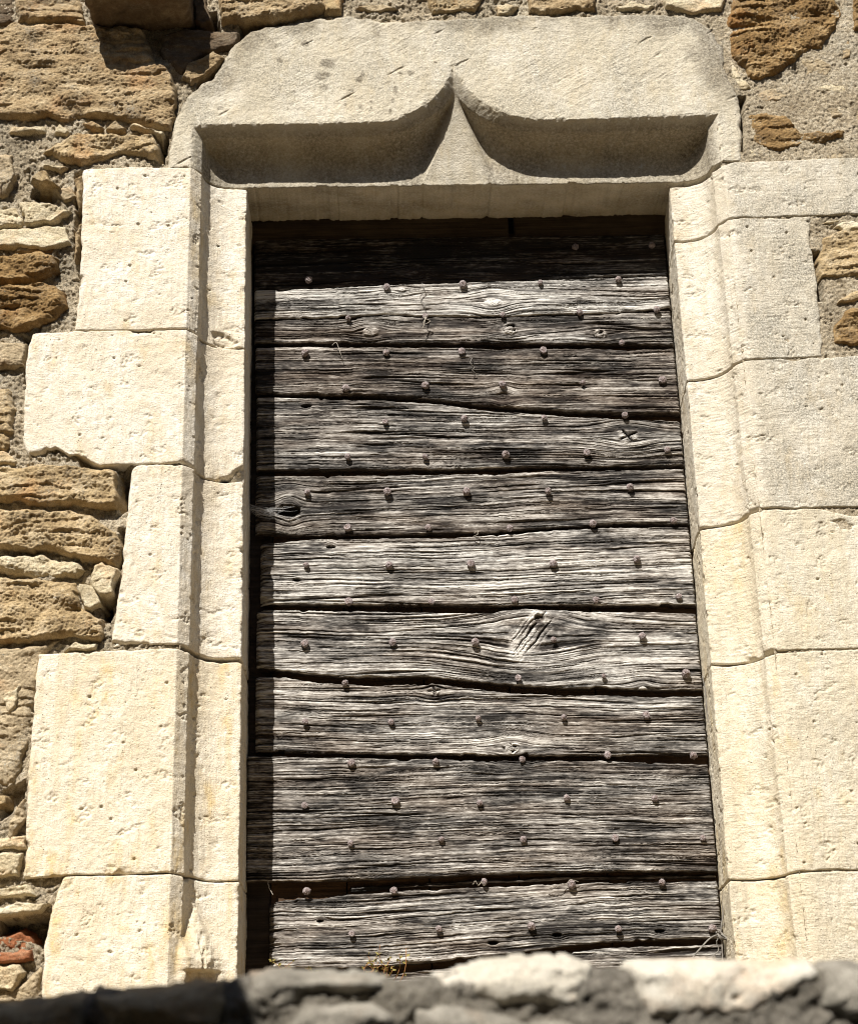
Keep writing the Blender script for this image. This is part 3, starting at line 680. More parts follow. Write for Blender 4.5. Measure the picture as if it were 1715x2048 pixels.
    rows = [co[:1] - N[:1] * q for q in (0.045, 0.02, 0.008)] + [co] + [co[-1:] - N[-1:] * q for q in (0.008, 0.02, 0.045)]
    full = np.concatenate(rows, 0)
    first = full[:, :1]; cols = [first + np.array([sgn * 0.004 * a, q, 0]) for a, q in ((2, 0.07), (1, 0.03), (0.2, 0.01))]
    full = np.concatenate(cols + [full], 1)
    fa = np.concatenate([[1, 1, 1], sst(0.004, 0.03, s[nf] - s[:nf]) * 0.9 + 0.1, np.full(ncol - nf, 0.08)])
    fa = np.repeat(fa[None, :], full.shape[0], 0)
    return grid_obj('jamb_block', full, mat, surround, attrs={'face': fa}, flip=(side > 0) ^ True)
jamb(-1, [(166,338),(163,420),(161,520),(156,600),(148,658)], [(160,338),(250,335),(330,334),(385,335),(410,338)], [(140,659),(250,659),(330,656),(380,655),(405,658)], M_ASH_L, 1100, chips=[([(420,668),(450,662),(478,684),(470,700),(430,700)], .010)])
jamb(-1, [(66,664),(57,690),(50,745),(47,820),(45,880),(58,915)], [(50,668),(130,663),(200,662),(330,660),(385,660),(405,663)], [(50,914),(75,912),(92,900),(112,893),(128,900),(136,908),(155,908),(170,914),(182,922),(200,929),(250,927),(330,926),(360,922),(385,926),(405,930)], M_ASH_L, 1200, 1.25, chips=[([(424,968),(452,950),(492,926),(500,975),(440,975)], .030), ([(56,930),(60,905),(110,898),(130,906),(180,920),(190,940)], .020), ([(340,935),(362,915),(400,930)], .010)])
jamb(-1, [(268,930),(262,945),(255,1010),(247,1090),(246,1120),(236,1190),(226,1250),(222,1295)], [(262,934),(275,930),(330,930),(385,931),(405,935)], [(215,1292),(240,1290),(258,1284),(300,1288),(340,1286),(380,1288),(405,1292)], M_ASH_L, 1300, 1.5, chips=[([(478,990),(500,985),(500,1005)], .010), ([(470,1095),(500,1085),(500,1112),(478,1108)], .012), ([(200,1300),(224,1278),(300,1284),(310,1300)], .014)])
jamb(-1, [(76,1308),(70,1360),(64,1450),(56,1540),(52,1640),(50,1700),(46,1760)], [(60,1310),(130,1307),(250,1301),(330,1298),(380,1299),(405,1304)], [(40,1756),(90,1753),(150,1748),(250,1747),(330,1743),(380,1744),(405,1748)], M_ASH_L2, 1400, 1.0)
jamb(-1, [(128,1752),(112,1790),(100,1830),(88,1890),(84,1960),(80,2090)], [(70,1762),(150,1754),(250,1753),(330,1750),(380,1750),(405,1754)], [(60,2090),(405,2080)], M_ASH_L2, 1500, 1.2, True)
jamb(1, [(1760,318),(1760,430)], [(1400,333),(1435,333),(1470,324),(1560,321),(1760,312)], [(1400,440),(1437,437),(1480,432),(1530,433),(1600,430),(1760,425)], M_ASH_R, 2100, 0.6)
jamb(1, [(1619,432),(1622,500),(1632,545),(1637,600),(1645,708)], [(1400,445),(1440,441),(1470,437),(1540,436),(1575,439),(1590,434),(1660,431)], [(1400,724),(1465,718),(1500,717),(1560,714),(1600,714),(1680,708)], M_ASH_R, 2200, 0.8)
jamb(1, [(1760,700),(1760,1020)], [(1400,729),(1468,723),(1520,720),(1560,718),(1585,722),(1620,716),(1760,710)], [(1400,1025),(1490,1018),(1530,1014),(1620,1014),(1760,1010)], M_ASH_R, 2300, 0.8)
jamb(1, [(1760,1015),(1760,1306)], [(1400,1033),(1500,1023),(1540,1020),(1640,1018),(1660,1024),(1700,1032),(1760,1030)], [(1400,1304),(1520,1303),(1560,1301),(1640,1297),(1700,1297),(1760,1292)], M_ASH_R2, 2400, 1.2, chips=[([(1654,1038),(1690,1036),(1712,1050),(1704,1064),(1680,1058)], .014)])
jamb(1, [(1760,1290),(1760,1745)], [(1400,1310),(1520,1310),(1560,1307),(1640,1302),(1760,1298)], [(1400,1745),(1570,1744),(1600,1741),(1640,1739),(1760,1737)], M_ASH_R2, 2500, 0.7, chips=[([(1455,1735),(1475,1755),(1490,1770),(1462,1790)], .014)])
jamb(1, [(1760,1740),(1760,2090)], [(1400,1752),(1570,1750),(1600,1747),(1640,1745),(1760,1743)], [(1400,2085),(1760,2080)], M_ASH_R2, 2600, 1.0)

# ------------------------------------------------------------------ the plank door
door = thing('plank_door', 'weathered grey door of wide studded horizontal planks, split and gapped', 'door')
def YD(x): return YD0 + YDK * x
KN = [ # x px, y px, radius x, radius z (m), core radius, kind
 (985,605,.055,.024,.012,'ring'),(1018,658,.050,.016,.014,'burl'),(740,663,.050,.018,.013,'ring'),(805,580,.022,.010,.005,'ring'),(1255,872,.075,.026,.017,'cross'),
 (1200,668,.060,.016,.012,'burl'),(1005,792,.03,.018,.010,'dark'),(1060,1266,.150,.058,.046,'split'),(868,1381,.030,.016,.010,'cross'),(1022,1497,.055,.022,.012,'burl'),
 (1280,1886,.055,.012,.008,'ring'),(1115,1870,.012,.006,.004,'hole'),(1320,1862,.014,.006,.004,'hole'),(985,1886,.012,.005,.004,'hole'),(578,1020,.030,.026,.013,'hole'),(830,545,.03,.012,.006,'ring'),
 (662,1094,.010,.008,.004,'hole'),(594,1160,.010,.005,.004,'hole'),(560,1503,.010,.006,.004,'hole'),(640,1842,.012,.005,.003,'hole'),(612,812,.012,.008,.005,'hole'),(1285,1378,.030,.014,.006,'ring')]
def plank(top, bot, seed, tone=0.5, brown=0.3, xl=512, xr=None, lift=0.0, freq=1.0, ragged=0.0, crk=1.0, stain_dark=1.0, contrast=1.0):
    T = XZ(top, YD0, YDK); Bt = XZ(bot, YD0, YDK)
    zc = (T[:, 1].mean() + Bt[:, 1].mean()) / 2
    x0 = XZ([(xl, (top[0][1] + bot[0][1]) / 2)], YD0, YDK)[0, 0]
    x1 = float(arris(1, zc)) + 0.007 if xr is None else xr
    xs = lin(x0, x1, 0.0021); H0 = T[:, 1].mean() - Bt[:, 1].mean()
    zt = np.interp(xs, T[:, 0], T[:, 1]); zb = np.interp(xs, Bt[:, 0], Bt[:, 1])
    k = np.ones(9) / 9
    zt = np.convolve(np.pad(zt, 4, 'edge'), k, 'valid'); zb = np.convolve(np.pad(zb, 4, 'edge'), k, 'valid')
    zt = zt + 0.0022 * fbm(xs * 9, xs * 0, seed, 3) + 0.0014 * fbm(xs * 45, xs * 0, seed + 2, 3) - 0.004 * sst(0.5, 0.9, fbm(xs * 16, xs * 0 + 1.5, seed + 3, 3))
    zb = zb + 0.0022 * fbm(xs * 9, xs * 0, seed + 4, 3) + 0.0014 * fbm(xs * 45, xs * 0, seed + 6, 3) + 0.004 * sst(0.5, 0.9, fbm(xs * 16, xs * 0 + 1.5, seed + 7, 3))
    n = int(H0 / 0.00095); v = np.linspace(0, 1, n)
    X = np.repeat(xs[None], n, 0); Z = zt[None] + v[:, None] * (zb - zt)[None]
    Zm = Z - (zt + zb)[None] / 2 * 0.55 + 0.55 * zc        # grain follows the run of the board in part
    psi = Zm + 0.007 * fbm(X * 1.6, Zm * 5, seed + 8, 2) + 0.0022 * pn(X * 6, Zm * 22, seed + 9) + 0.0007 * pn(X * 26, Zm * 80, seed + 10)
    core = np.zeros_like(X); hole = np.zeros_like(X); cr_t = np.zeros_like(X); halo = np.zeros_like(X); kh = np.zeros_like(X)
    for i, (kx, ky, rx, rz, rc, kind) in enumerate(KN):
        c = XZ([(kx, ky)], YD0, YDK)[0]
        if not (zb.min() - 0.03 < c[1] < zt.max() + 0.03): continue
        dX = X - c[0]; dZ = Z - c[1]
        g = np.exp(-(dX / rx) ** 2 - (dZ / (rz * 1.7)) ** 2)
        cp = np.interp(c[0], xs, 0.5 * (zt + zb)); psi_c = c[1] - cp * 0.55 + 0.55 * zc
        psi = psi_c + (psi - psi_c) * (1 - 0.80 * g)
        wob = 1 + 0.22 * fbm(X * 50, Z * 50, seed + 60 + i, 2)
        asp = 2.4 if kind in ('hole',) else 1.5
        r = np.sqrt((dX / asp) ** 2 + dZ ** 2) * wob
        m = sst(rc * 1.15, rc * 0.8, r)
        if kind == 'hole': hole = np.maximum(hole, m)
        elif kind == 'split':
            a_ = math.radians(50); along = dX * math.cos(a_) + dZ * math.sin(a_); acr = -dX * math.sin(a_) + dZ * math.cos(a_)
            r = np.sqrt((along / 1.5) ** 2 + (acr / 0.8) ** 2) * wob; m = sst(rc * 1.15, rc * 0.75, r); core = np.maximum(core, m)
            stv = acr + 0.0030 * pn(along * 30, acr * 25, seed + 70) + 0.0012 * pn(along * 110, acr * 70, seed + 71)
            for q_, (o_, w_, l_) in enumerate(((-0.030, .0016, .05), (-0.019, .0026, .085), (-0.008, .0013, .06), (0.003, .0034, .10), (0.013, .0015, .055), (0.021, .0022, .075), (0.032, .0013, .05))):
                ln = np.clip(1 - np.abs(along - 0.012 * math.sin(q_ * 2.3)) / l_ * 1.5, 0, 1); ww_ = w_ * np.sqrt(ln) + 1e-5
                cr_t = np.maximum(cr_t, (1.0 if q_ in (1, 3) else 0.35) * m * sst(1.0, 0.35, np.abs(stv - o_) / ww_) * (ln > 0))
                kh = kh + m * 0.0035 * ((q_ * 37 % 5) / 4 - 0.4) * sst(0.010, 0.004, np.abs(stv - o_ - 0.0055))
            kh = kh + m * 0.0022 * pn(along * 16, stv * 330, seed + 73)
            top_ = sst(0.016, 0.008, np.hypot(dX - 0.022, (dZ - 0.034) * 1.3) * wob); cr_t = np.maximum(cr_t, top_)
        else:
            core = np.maximum(core, m * (0.9 if kind != 'dark' else 0.4))
            rings = np.sin(r * 2 * math.pi / 0.0036 + 2 * pn(X * 60, Z * 60, seed + 75)); kh += m * (0.0010 * rings + 0.0022)
            if kind == 'cross':
                th = 0.5 if kx > 1000 else 0.12
                for t2 in (th, th + 1.57):
                    ac = np.abs(-dX / 1.3 * math.sin(t2) + dZ * math.cos(t2) + 0.0012 * pn(X * 90, Z * 90, seed + 77)); cr_t = np.maximum(cr_t, m * sst(0.0030, 0.0012, ac))
            if kind == 'burl':
                b_ = fbm(X * 70, Z * 90, seed + 79, 3); kh += m * 0.003 * b_; cr_t = np.maximum(cr_t, m * sst(-0.25, -0.5, b_))
            if kind == 'dark': cr_t = np.maximum(cr_t, m * 0.6)
        halo = np.maximum(halo, np.exp(-(r / (rc * 2.2)) ** 2))
    f = freq
    g1 = pn(X * 1.4, psi * 125 * f, seed + 11); g2 = pn(X * 2.4, psi * 270 * f, seed + 12); g3 = pn(X * 5, psi * 520 * f, seed + 13); g4 = pn(X * 16, psi * 430 * f, seed + 19)
    c1 = np.abs(pn(X * 0.9, psi * 62 * f, seed + 14)); m1 = sst(-0.1, 0.2, pn(X * 1.9, psi * 34, seed + 15))
    c2 = np.abs(pn(X * 1.5, psi * 130 * f, seed + 16)); m2 = sst(-0.05, 0.25, pn(X * 3.0, psi * 60, seed + 17))
    c3 = np.abs(pn(X * 4.0, psi * 210 * f, seed + 26)); m3 = sst(-0.1, 0.3, pn(X * 8.0, psi * 90, seed + 27))
    crack = np.maximum(np.maximum(sst(0.10, 0.02, c1) * m1, 0.75 * sst(0.12, 0.03, c2) * m2), 0.5 * sst(0.16, 0.03, c3) * m3) * crk * (1 - core)
    h = 0.0013 * g1 + 0.0010 * g2 + 0.0008 * g3 + 0.0006 * g4 - 0.0056 * crack + kh - 0.009 * cr_t
    h = h * (1 - hole) - 0.024 * hole
    h = h + 0.002 * fbm(X * 3, Z * 10, seed + 18, 2) + lift
    # worn edges
    dt = zt[None] - Z; db = Z - zb[None]
    for dd, sd in ((dt, 30), (db, 34)):
        rr = 0.0035 + 0.004 * np.clip(fbm(X * 14, X * 0 + sd, seed + sd, 3), 0, 2)
        e = np.clip(dd / rr, 0, 1); h = h - rr * (1 - np.sqrt(1 - (1 - e) ** 2))
    dl = X - x0; rg = 0.006 + ragged * np.clip(0.5 + 0.9 * fbm(Z * 45, X * 6, seed + 38, 3), 0, 2)
    e = np.clip(dl / rg, 0, 1); h = h - (0.006 + 0.6 * rg) * (1 - e) ** 2
    dr = x1 - X; e = np.clip(dr / (0.004 + 0.012 * np.clip(pn(Z * 140, Z * 0, seed + 39), 0, 1)), 0, 1); h = h - 0.012 * (1 - e) ** 2
    # surface colour: bleached ridges, old grime and damp stains of their own shape
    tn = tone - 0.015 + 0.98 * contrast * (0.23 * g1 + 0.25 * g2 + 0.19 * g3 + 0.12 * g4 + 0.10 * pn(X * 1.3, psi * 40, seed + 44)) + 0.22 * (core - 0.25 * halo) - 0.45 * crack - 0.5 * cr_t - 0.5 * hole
    st = fbm(X * 4.5, Z * 17, seed + 40, 5, 0.65); st2 = fbm(X * 9, Z * 60, seed + 46, 4, 0.65)
    tn = tn - stain_dark * (0.28 * sst(0.05, 0.75, st) + 0.26 * sst(0.1, 0.8, st2)) + 0.16 * sst(0.15, 0.8, -st)
    bt = np.clip(brown * 0.85 + 0.5 * fbm(X * 3.5, Z * 20, seed + 50, 4) - 0.25 * sst(0.1, .7, st), 0, 1)
    gco = np.stack([X, X * 0 + seed * 0.37, psi], -1)
    co = np.stack([X, YD(X) - h, Z], -1)
    rows_t = []; rows_b = []
    for q in (0.03, 0.012, 0.005):
        a = co[:1].copy(); a[..., 1] += q; rows_t.append(a); b = co[-1:].copy(); b[..., 1] += q; rows_b.append(b)
    full = np.concatenate(rows_t + [co] + rows_b[::-1], 0)
    pad = lambda a: np.concatenate([a[:1]] * 3 + [a] + [a[-1:]] * 3, 0)
    tn, bt, gco = pad(tn), pad(bt), pad(gco)
    for q in (0, 1, 2, -1, -2, -3): tn[q] = 0.16; bt[q] = 0.75
    for q, o_ in ((0, .03), (1, .012), (2, .005), (-1, -.03), (-2, -.012), (-3, -.005)): gco[q, :, 2] += o_
    e0 = full[:, :1].copy(); e0[..., 1] += 0.03; e1 = full[:, -1:].copy(); e1[..., 1] += 0.03
    full = np.concatenate([e0, full, e1], 1); padc = lambda a: np.concatenate([a[:, :1], a, a[:, -1:]], 1)
    return grid_obj('plank', full, M_WD, door, attrs={'tone': padc(tn), 'brown': padc(bt), 'grain_co': padc(gco)}, flip=True)
plank([(500,478),(900,474),(1345,468)], [(500,578),(560,577),(800,566),(1100,556),(1345,549)], 10, 0.16, 0.35, 508, freq=0.9, contrast=0.7)  # top board: tone lowered to deepen the shade under the lintel
plank([(500,580),(560,579),(800,569),(1100,559),(1345,552)], [(500,637),(700,634),(780,626),(850,632),(1000,632),(1200,626),(1345,617)], 20, 0.76, 0.12, 508, lift=0.001, stain_dark=0.7)
plank([(500,641),(700,637),(780,629),(850,635),(1000,635),(1200,629),(1345,620)], [(500,684),(800,684),(1000,686),(1200,687),(1350,689)], 25, 0.46, 0.4, 508, freq=1.1)
plank([(500,694),(800,695),(1000,697),(1200,698),(1350,699)], [(500,786),(700,790),(850,795),(900,802),(1000,812),(1060,817),(1200,824),(1370,826)], 30, 0.40, 0.55, 510, lift=0.002)
plank([(500,793),(700,798),(850,805),(900,812),(1000,822),(1060,828),(1200,836),(1370,843)], [(500,938),(700,938),(900,937),(1100,932),(1380,930)], 40, 0.52, 0.3, 512, lift=0.0, crk=1.15)
plank([(500,951),(700,952),(900,948),(1000,946),(1100,942),(1380,938)], [(500,1064),(620,1070),(870,1067),(1000,1062),(1100,1054),(1200,1047),(1390,1046)], 50, 0.50, 0.42, 510, ragged=0.02, lift=-0.001)
plank([(515,1090),(590,1082),(640,1078),(870,1077),(1000,1070),(1100,1062),(1200,1056),(1390,1054)], [(500,1207),(800,1210),(1000,1210),(1200,1209),(1400,1211)], 60, 0.70, 0.2, 520, ragged=0.03, lift=0.002, freq=0.85)
plank([(500,1219),(800,1224),(940,1226),(1060,1217),(1150,1222),(1400,1226)], [(500,1330),(600,1346),(700,1354),(860,1353),(930,1360),(1050,1372),(1200,1377),(1410,1380)], 70, 0.65, 0.2, 512, ragged=0.03, lift=0.0, freq=0.8)
plank([(515,1352),(580,1356),(640,1366),(760,1372),(860,1366),(930,1376),(1050,1388),(1200,1392),(1410,1394)], [(500,1502),(760,1508),(1000,1512),(1200,1510),(1425,1508)], 80, 0.58, 0.3, 510, lift=0.001, ragged=0.015)
plank([(488,1513),(760,1518),(1000,1521),(1200,1523),(1430,1530)], [(488,1764),(700,1761),(900,1752),(1100,1745),(1450,1742)], 90, 0.50, 0.3, 492, lift=0.003, freq=1.25, contrast=0.9)
plank([(535,1812),(560,1800),(600,1795),(640,1797),(700,1790),(780,1784),(900,1777),(1100,1769),(1300,1763),(1450,1762)], [(535,1934),(700,1936),(780,1932),(900,1922),(1000,1910),(1110,1895),(1210,1884),(1320,1880),(1460,1876)], 101, 0.57, 0.25, 538, ragged=0.03, lift=0.0)
plank([(700,1958),(900,1936),(1000,1922),(1110,1908),(1210,1897),(1320,1893),(1460,1889)], [(700,2060),(1000,2060),(1470,2050)], 112, 0.5, 0.3, 690, lift=-0.002)
# shreds of wood left in the wide bottom gap
plank([(640,1776),(760,1770),(960,1760),(1200,1751),(1440,1748)], [(640,1786),(760,1778),(960,1766),(1200,1757),(1440,1754)], 119, 0.35, 0.4, 700, lift=-0.012)

def backing(name, pts, Y, mat, seed, thick=0.03, horiz=False, world=False):
    P = np.asarray(pts) if world else XZ(pts, Y); x0, z0 = P.min(0); x1, z1 = P.max(0)
    X, Z = np.meshgrid(lin(x0, x1, 0.006), lin(z0, z1, 0.006))
    a, b = (X * 4, Z * 90) if horiz else (X * 90, Z * 4)
    y = Y + YDK * X - 0.0025 * fbm(a, b, seed, 3)
    co = np.stack([X, y, Z], -1)
    t = co[:1].copy(); t[..., 1] += thick; b_ = co[-1:].copy(); b_[..., 1] += thick
    full = np.concatenate([t, co, b_], 0); l = full[:, :1].copy(); l[..., 1] += thick; r = full[:, -1:].copy(); r[..., 1] += thick
    return grid_obj(name, np.concatenate([l, full, r], 1), mat, door)
YBK = YD0 + 0.026
zlo, zhi = XZ([(900, 2060), (900, 470)], YBK)[:, 1]
for i, (xa, xb) in enumerate([(-0.2535, -0.09), (-0.087, 0.09), (0.093, 0.285), (0.288, 0.48), (0.483, 0.78)]):
    backing('backing_board', [(xa, zlo), (xb, zhi)], YBK + 0.0008 * (i % 2), M_BK, 500 + i, world=True)
backing('door_stile', [(-0.40, zlo), (-0.255, zhi)], YBK + 0.001, M_POST, 520, world=True)
backing('head_board', [(480, 400), (1017, 476)], YD0 + 0.004, M_HEAD, 530, 0.02, True)
backing('head_board', [(1024, 398), (1360, 474)], YD0 + 0.008, M_HEAD, 535, 0.02, True)
backing('dark_backing_sheet', [(440, 380), (1520, 2060)], YBK + 0.06, M_POST, 540, 0.02, True)  # dark sheet added behind the whole door to stop light and darken gaps

# hand forged nail heads
NV = []
rn = random.Random(11)
for k in range(7):
    bm = bmesh.new(); nseg = rn.choice([6, 7, 8, 8, 9]); rings = []
    for (rr, hh) in ((0.0092, -0.006), (0.0100, 0.0014), (0.0076, 0.0056), (0.0030, 0.0078)):
        jit = 0.12 if rr > 0.004 else 0.3
        rings.append([bm.verts.new((rr * (1 + rn.uniform(-jit, jit)) * math.cos(2 * math.pi * (q + rn.uniform(-.15, .15)) / nseg), -hh * (1 + rn.uniform(-.25, .25)), rr * (1 + rn.uniform(-jit, jit)) * math.sin(2 * math.pi * (q + rn.uniform(-.15, .15)) / nseg))) for q in range(nseg)])
    for i in range(3):
        for q in range(nseg): bm.faces.new((rings[i][q], rings[i][(q + 1) % nseg], rings[i + 1][(q + 1) % nseg], rings[i + 1][q]))
    bm.faces.new(rings[3]); bm.faces.new(rings[0][::-1])
    bmesh.ops.recalc_face_normals(bm, faces=bm.faces[:])
    bmesh.ops.subdivide_edges(bm, edges=bm.edges[:], cuts=1, use_grid_fill=True)
    for v in bm.verts: v.co += Vector((rn.uniform(-1, 1), rn.uniform(-1, 1), rn.uniform(-1, 1))) * 0.0004
    me = bpy.data.meshes.new('nail'); bm.to_mesh(me); bm.free(); me.materials.append(M_IR); NV.append(me)
NAILS = """617,559 773,573 925,568 1080,564 1236,558 696,636 850,632 1005,629 1159,624 1313,618 610,705 772,705 923,702 1086,700 1243,685
691,776 850,770 1005,768 1165,765 1324,759 770,843 928,837 1088,835 1249,830 695,913 850,913 1011,909 1173,905 1334,899 614,985 774,983 933,982 1096,982 1259,974
695,1055 856,1055 1019,1056 1185,1047 1346,1041 612,1130 778,1130 941,1127 1106,1127 1273,1118 697,1203 862,1203 1029,1199 1192,1200 1357,1193
609,1287 785,1284 950,1284 1107,1279 1284,1272 690,1366 1036,1356 1207,1352 1371,1347 610,1443 782,1444 956,1437 1127,1435 1292,1430
702,1526 871,1524 1044,1519 1215,1510 1386,1511 609,1611 790,1602 959,1606 1133,1596 1309,1597 701,1687 882,1679 1046,1679 1230,1676 1405,1676
613,1783 787,1781 968,1764 1143,1769 1323,1765 703,1868 877,1858 1062,1853 1236,1858 1425,1857 1150,493 1303,490"""
for i, t in enumerate(NAILS.split()):
    px, py = map(float, t.split(','))
    q = W([(px, py)], YD0 - 0.0085, YDK)[0]
    o = bpy.data.objects.new('nail', NV[i % 7]); o.location = q
    s_ = rn.uniform(0.72, 1.02) * (0.72 if (px, py) in ((1207, 1352), (1405, 1676), (1080, 564)) else 1)
    o.scale = (s_, s_ * rn.uniform(0.55, 1.1), s_); o.rotation_euler = (rn.uniform(-.22, .22), rn.uniform(0, 6.28), rn.uniform(-.22, .22))
    link(o, door)

# ------------------------------------------------------------------ wire, twine, web, weeds
def curve_pts(pix, Y, k=YDK, n=60, wob=0.0, seed=0):
    p = np.asarray([(a, b) for a, b, *_ in pix], float); dy = np.asarray([c[2] if len(c) > 2 else 0 for c in pix])
    q = W(p, Y, k); q[:, 1] += dy
    t = np.linspace(0, len(p) - 1, n); out = []
    for u in t:
        i = min(int(u), len(p) - 2); f = u - i
        p0, p1, p2, p3 = q[max(i - 1, 0)], q[i], q[i + 1], q[min(i + 2, len(q) - 1)]
        out.append(0.5 * ((2 * p1) + (p2 - p0) * f + (2 * p0 - 5 * p1 + 4 * p2 - p3) * f * f + (3 * p1 - p0 - 3 * p2 + p3) * f ** 3))
    out = np.array(out)
    if wob:
        r = np.random.RandomState(seed); out += np.stack([pn(t * 3.1, t * 0, seed), pn(t * 2.7, t * 0, seed + 1), pn(t * 3.7, t * 0, seed + 2)], 1) * wob
    return out
YW = YD0 - 0.02
bm = bmesh.new()
tube(bm, curve_pts([(1404,1352),(1410,1385),(1413,1425),(1421,1470),(1430,1540),(1433,1600),(1438,1680),(1443,1760),(1445,1820),(1440,1868)], YW, n=90, wob=0.0012, seed=3), 0.0014)
tube(bm, curve_pts([(1418,1470),(1424,1530),(1436,1610),(1440,1680),(1446,1750),(1449,1830),(1436,1872)], YW + .004, n=80, wob=0.0018, seed=6), 0.0010)
tube(bm, curve_pts([(1440,1868),(1418,1878,-.01),(1398,1898,-.02),(1380,1920,-.025),(1372,1945,-.025)], YW - .01, n=40), 0.0019)
tube(bm, curve_pts([(1440,1868),(1452,1880,-.01),(1462,1905,-.015),(1468,1945,-.015)], YW - .01, n=36), 0.0019)
tube(bm, curve_pts([(1440,1866),(1443,1890),(1444,1915),(1445,1950)], YW - .008, n=30, wob=0.001, seed=9), 0.0017)
for j in range(5):
    c = W([(1441, 1872)], YW - .012, YDK)[0]; th = np.linspace(0, 5.5, 26)
    tube(bm, [(c[0] + (0.006 + .003 * j * .4) * math.cos(a + j), c[1] + 0.006 * math.sin(a * 1.3 + j), c[2] + (0.008) * math.sin(a + j * .7)) for a in th], 0.0013)
tube(bm, curve_pts([(1440,1872),(1432,1884),(1436,1900),(1428,1912),(1434,1926)], YW - .014, n=30, wob=.002, seed=4), 0.0012)
tag(bm_obj('wire', bm, M_WIRE), 'thin bent wires twisted together hanging down the right edge of the door', 'wire')
TW = [([(843,566),(848,580,-.004),(840,596),(849,612,-.004),(847,628)], 'dark twisted twine dangling between two nails in the pale upper plank', .0009, M_WIRE),
      ([(856,628),(848,640,-.012),(860,646,-.010),(846,652,-.012),(852,640,-.014),(844,662,-.012)], 'frayed pale knot of twine hanging from a nail below the top sunlit plank', .0010, M_TWIN),
      ([(664,690),(672,687,-.006),(676,695,-.006),(682,712,-.006),(686,722)], 'short pale thread lying on the brown plank near its upper left nails', .0008, M_TWIN),
      ([(944,716),(940,728,-.006),(948,735),(944,742,-.006),(952,748)], 'short dark curl of twine on the brown plank right of a nail', .0011, M_WIRE),
      ([(1094,1779),(1106,1774,-.008),(1112,1776,-.004),(1120,1770,-.008),(1132,1768),(1140,1761,-.006),(1156,1764)], 'wavy pale twine strand crossing the wide lowest gap of the door', .0009, M_TWIN),
      ([(945,1770),(950,1764,-.010),(956,1772,-.006),(962,1766,-.010),(966,1772,-.006),(972,1769)], 'tiny pale curl of twine beside a nail in the lowest gap', .0009, M_TWIN),
      ([(948,1066),(955,1064,-.006),(953,1072,-.008),(946,1073)], 'tiny pale thread loop in the middle gap of the door', .0008, M_TWIN),
      ([(536,1762),(538,1776,-.004),(546,1790,-.004)], 'pale curved fibre at the left end of the lowest gap', .0010, M_TWIN)]
for i, (pp, lb, r, mt) in enumerate(TW):
    bm = bmesh.new(); tube(bm, curve_pts(pp, YD0 - 0.008, n=44, wob=0.0012, seed=20 + i), r, 5)
    tag(bm_obj('twine', bm, mt), lb, 'twine', 'bits of twine caught on the door')
# cobweb between the left reveal and the hole in the planks
bm = bmesh.new(); rw = random.Random(8)
a0 = [W([(498 + rw.uniform(-1, 1), 1008 + 12 * i / 11)], R + 0.09)[0] for i in range(12)]
b0 = [W([(535 + 6 * i, 1026 + 26 * math.sin(i * 0.6) * .5 + rw.uniform(-4, 8))], YD0 - 0.012, YDK)[0] for i in range(12)]
for i in range(20):
    p, q = Vector(rw.choice(a0)), Vector(rw.choice(b0))
    tube(bm, [p.lerp(q, t) + Vector((0, 0, -0.006 * math.sin(t * math.pi) * rw.uniform(.2, 1.4))) for t in (0, .2, .4, .6, .8, 1)], 0.00016, 3)
for i in range(12):
    p, q, p2, q2 = (Vector(rw.choice(a0)), Vector(rw.choice(b0)), Vector(rw.choice(a0)), Vector(rw.choice(b0))); t = rw.uniform(.2, .95)
    tube(bm, [p.lerp(q, t), p2.lerp(q2, min(1, t + rw.uniform(-.1, .1)))], 0.00013, 3)
tag(bm_obj('cobweb', bm, M_WEB), 'grey cobweb stretched from the left stone jamb to a hole in the planks', 'cobweb')
def weed(px, py, h, n, label, seed):
    r = random.Random(seed); base = Vector(W([(px, py)], YD0 - 0.055)[0])
    t = thing('weed', label, 'weed', base, 'weeds growing at the foot of the door')
    sb = bmesh.new(); lb = bmesh.new()
    for i in range(n):
        d = Vector((r.uniform(-.5, .5), r.uniform(-.5, .1), 1)).normalized(); L = h * r.uniform(.55, 1.1)
        b = Vector((r.uniform(-.018, .018), r.uniform(-.012, .012), 0)); pts = [b + d * L * q + Vector((.012 * math.sin(q * 3 + i), 0, -.01 * q * q)) for q in (0, .25, .5, .75, 1)]
        tube(sb, pts, [.0010, .0009, .0008, .0006, .0005], 4)
        for j in range(r.randint(4, 8)):
            p = pts[r.randint(1, 4)] + Vector((0, 0, r.uniform(-.004, .004))); a = Vector((r.uniform(-1, 1), r.uniform(-1, .3), r.uniform(-.3, .8))).normalized()
            s = a.cross(Vector((r.uniform(-1, 1), r.uniform(-1, 1), r.uniform(-1, 1)))).normalized(); l = r.uniform(.006, .012); w_ = l * .32; nn = a.cross(s)
            vs = [lb.verts.new(p), lb.verts.new(p + a * l * .5 + s * w_ + nn * .001), lb.verts.new(p + a * l), lb.verts.new(p + a * l * .5 - s * w_ + nn * .001)]
            lb.faces.new(vs)
    bm_obj('stem', sb, M_STEM, t); bm_obj('leaf', lb, M_LEAF, t, False)
weed(568, 1962, 0.055, 5, 'small yellowish weed at the left foot of the door', 1)
weed(776, 1966, 0.085, 8, 'taller reddish stemmed weed below the third nail of the lowest plank', 2)
weed(738, 1962, 0.060, 7, 'low dry weed just left of the taller one at the door foot', 3)
weed(640, 1958, 0.030, 4, 'tiny weed sprout between the other weeds and the left jamb', 4)

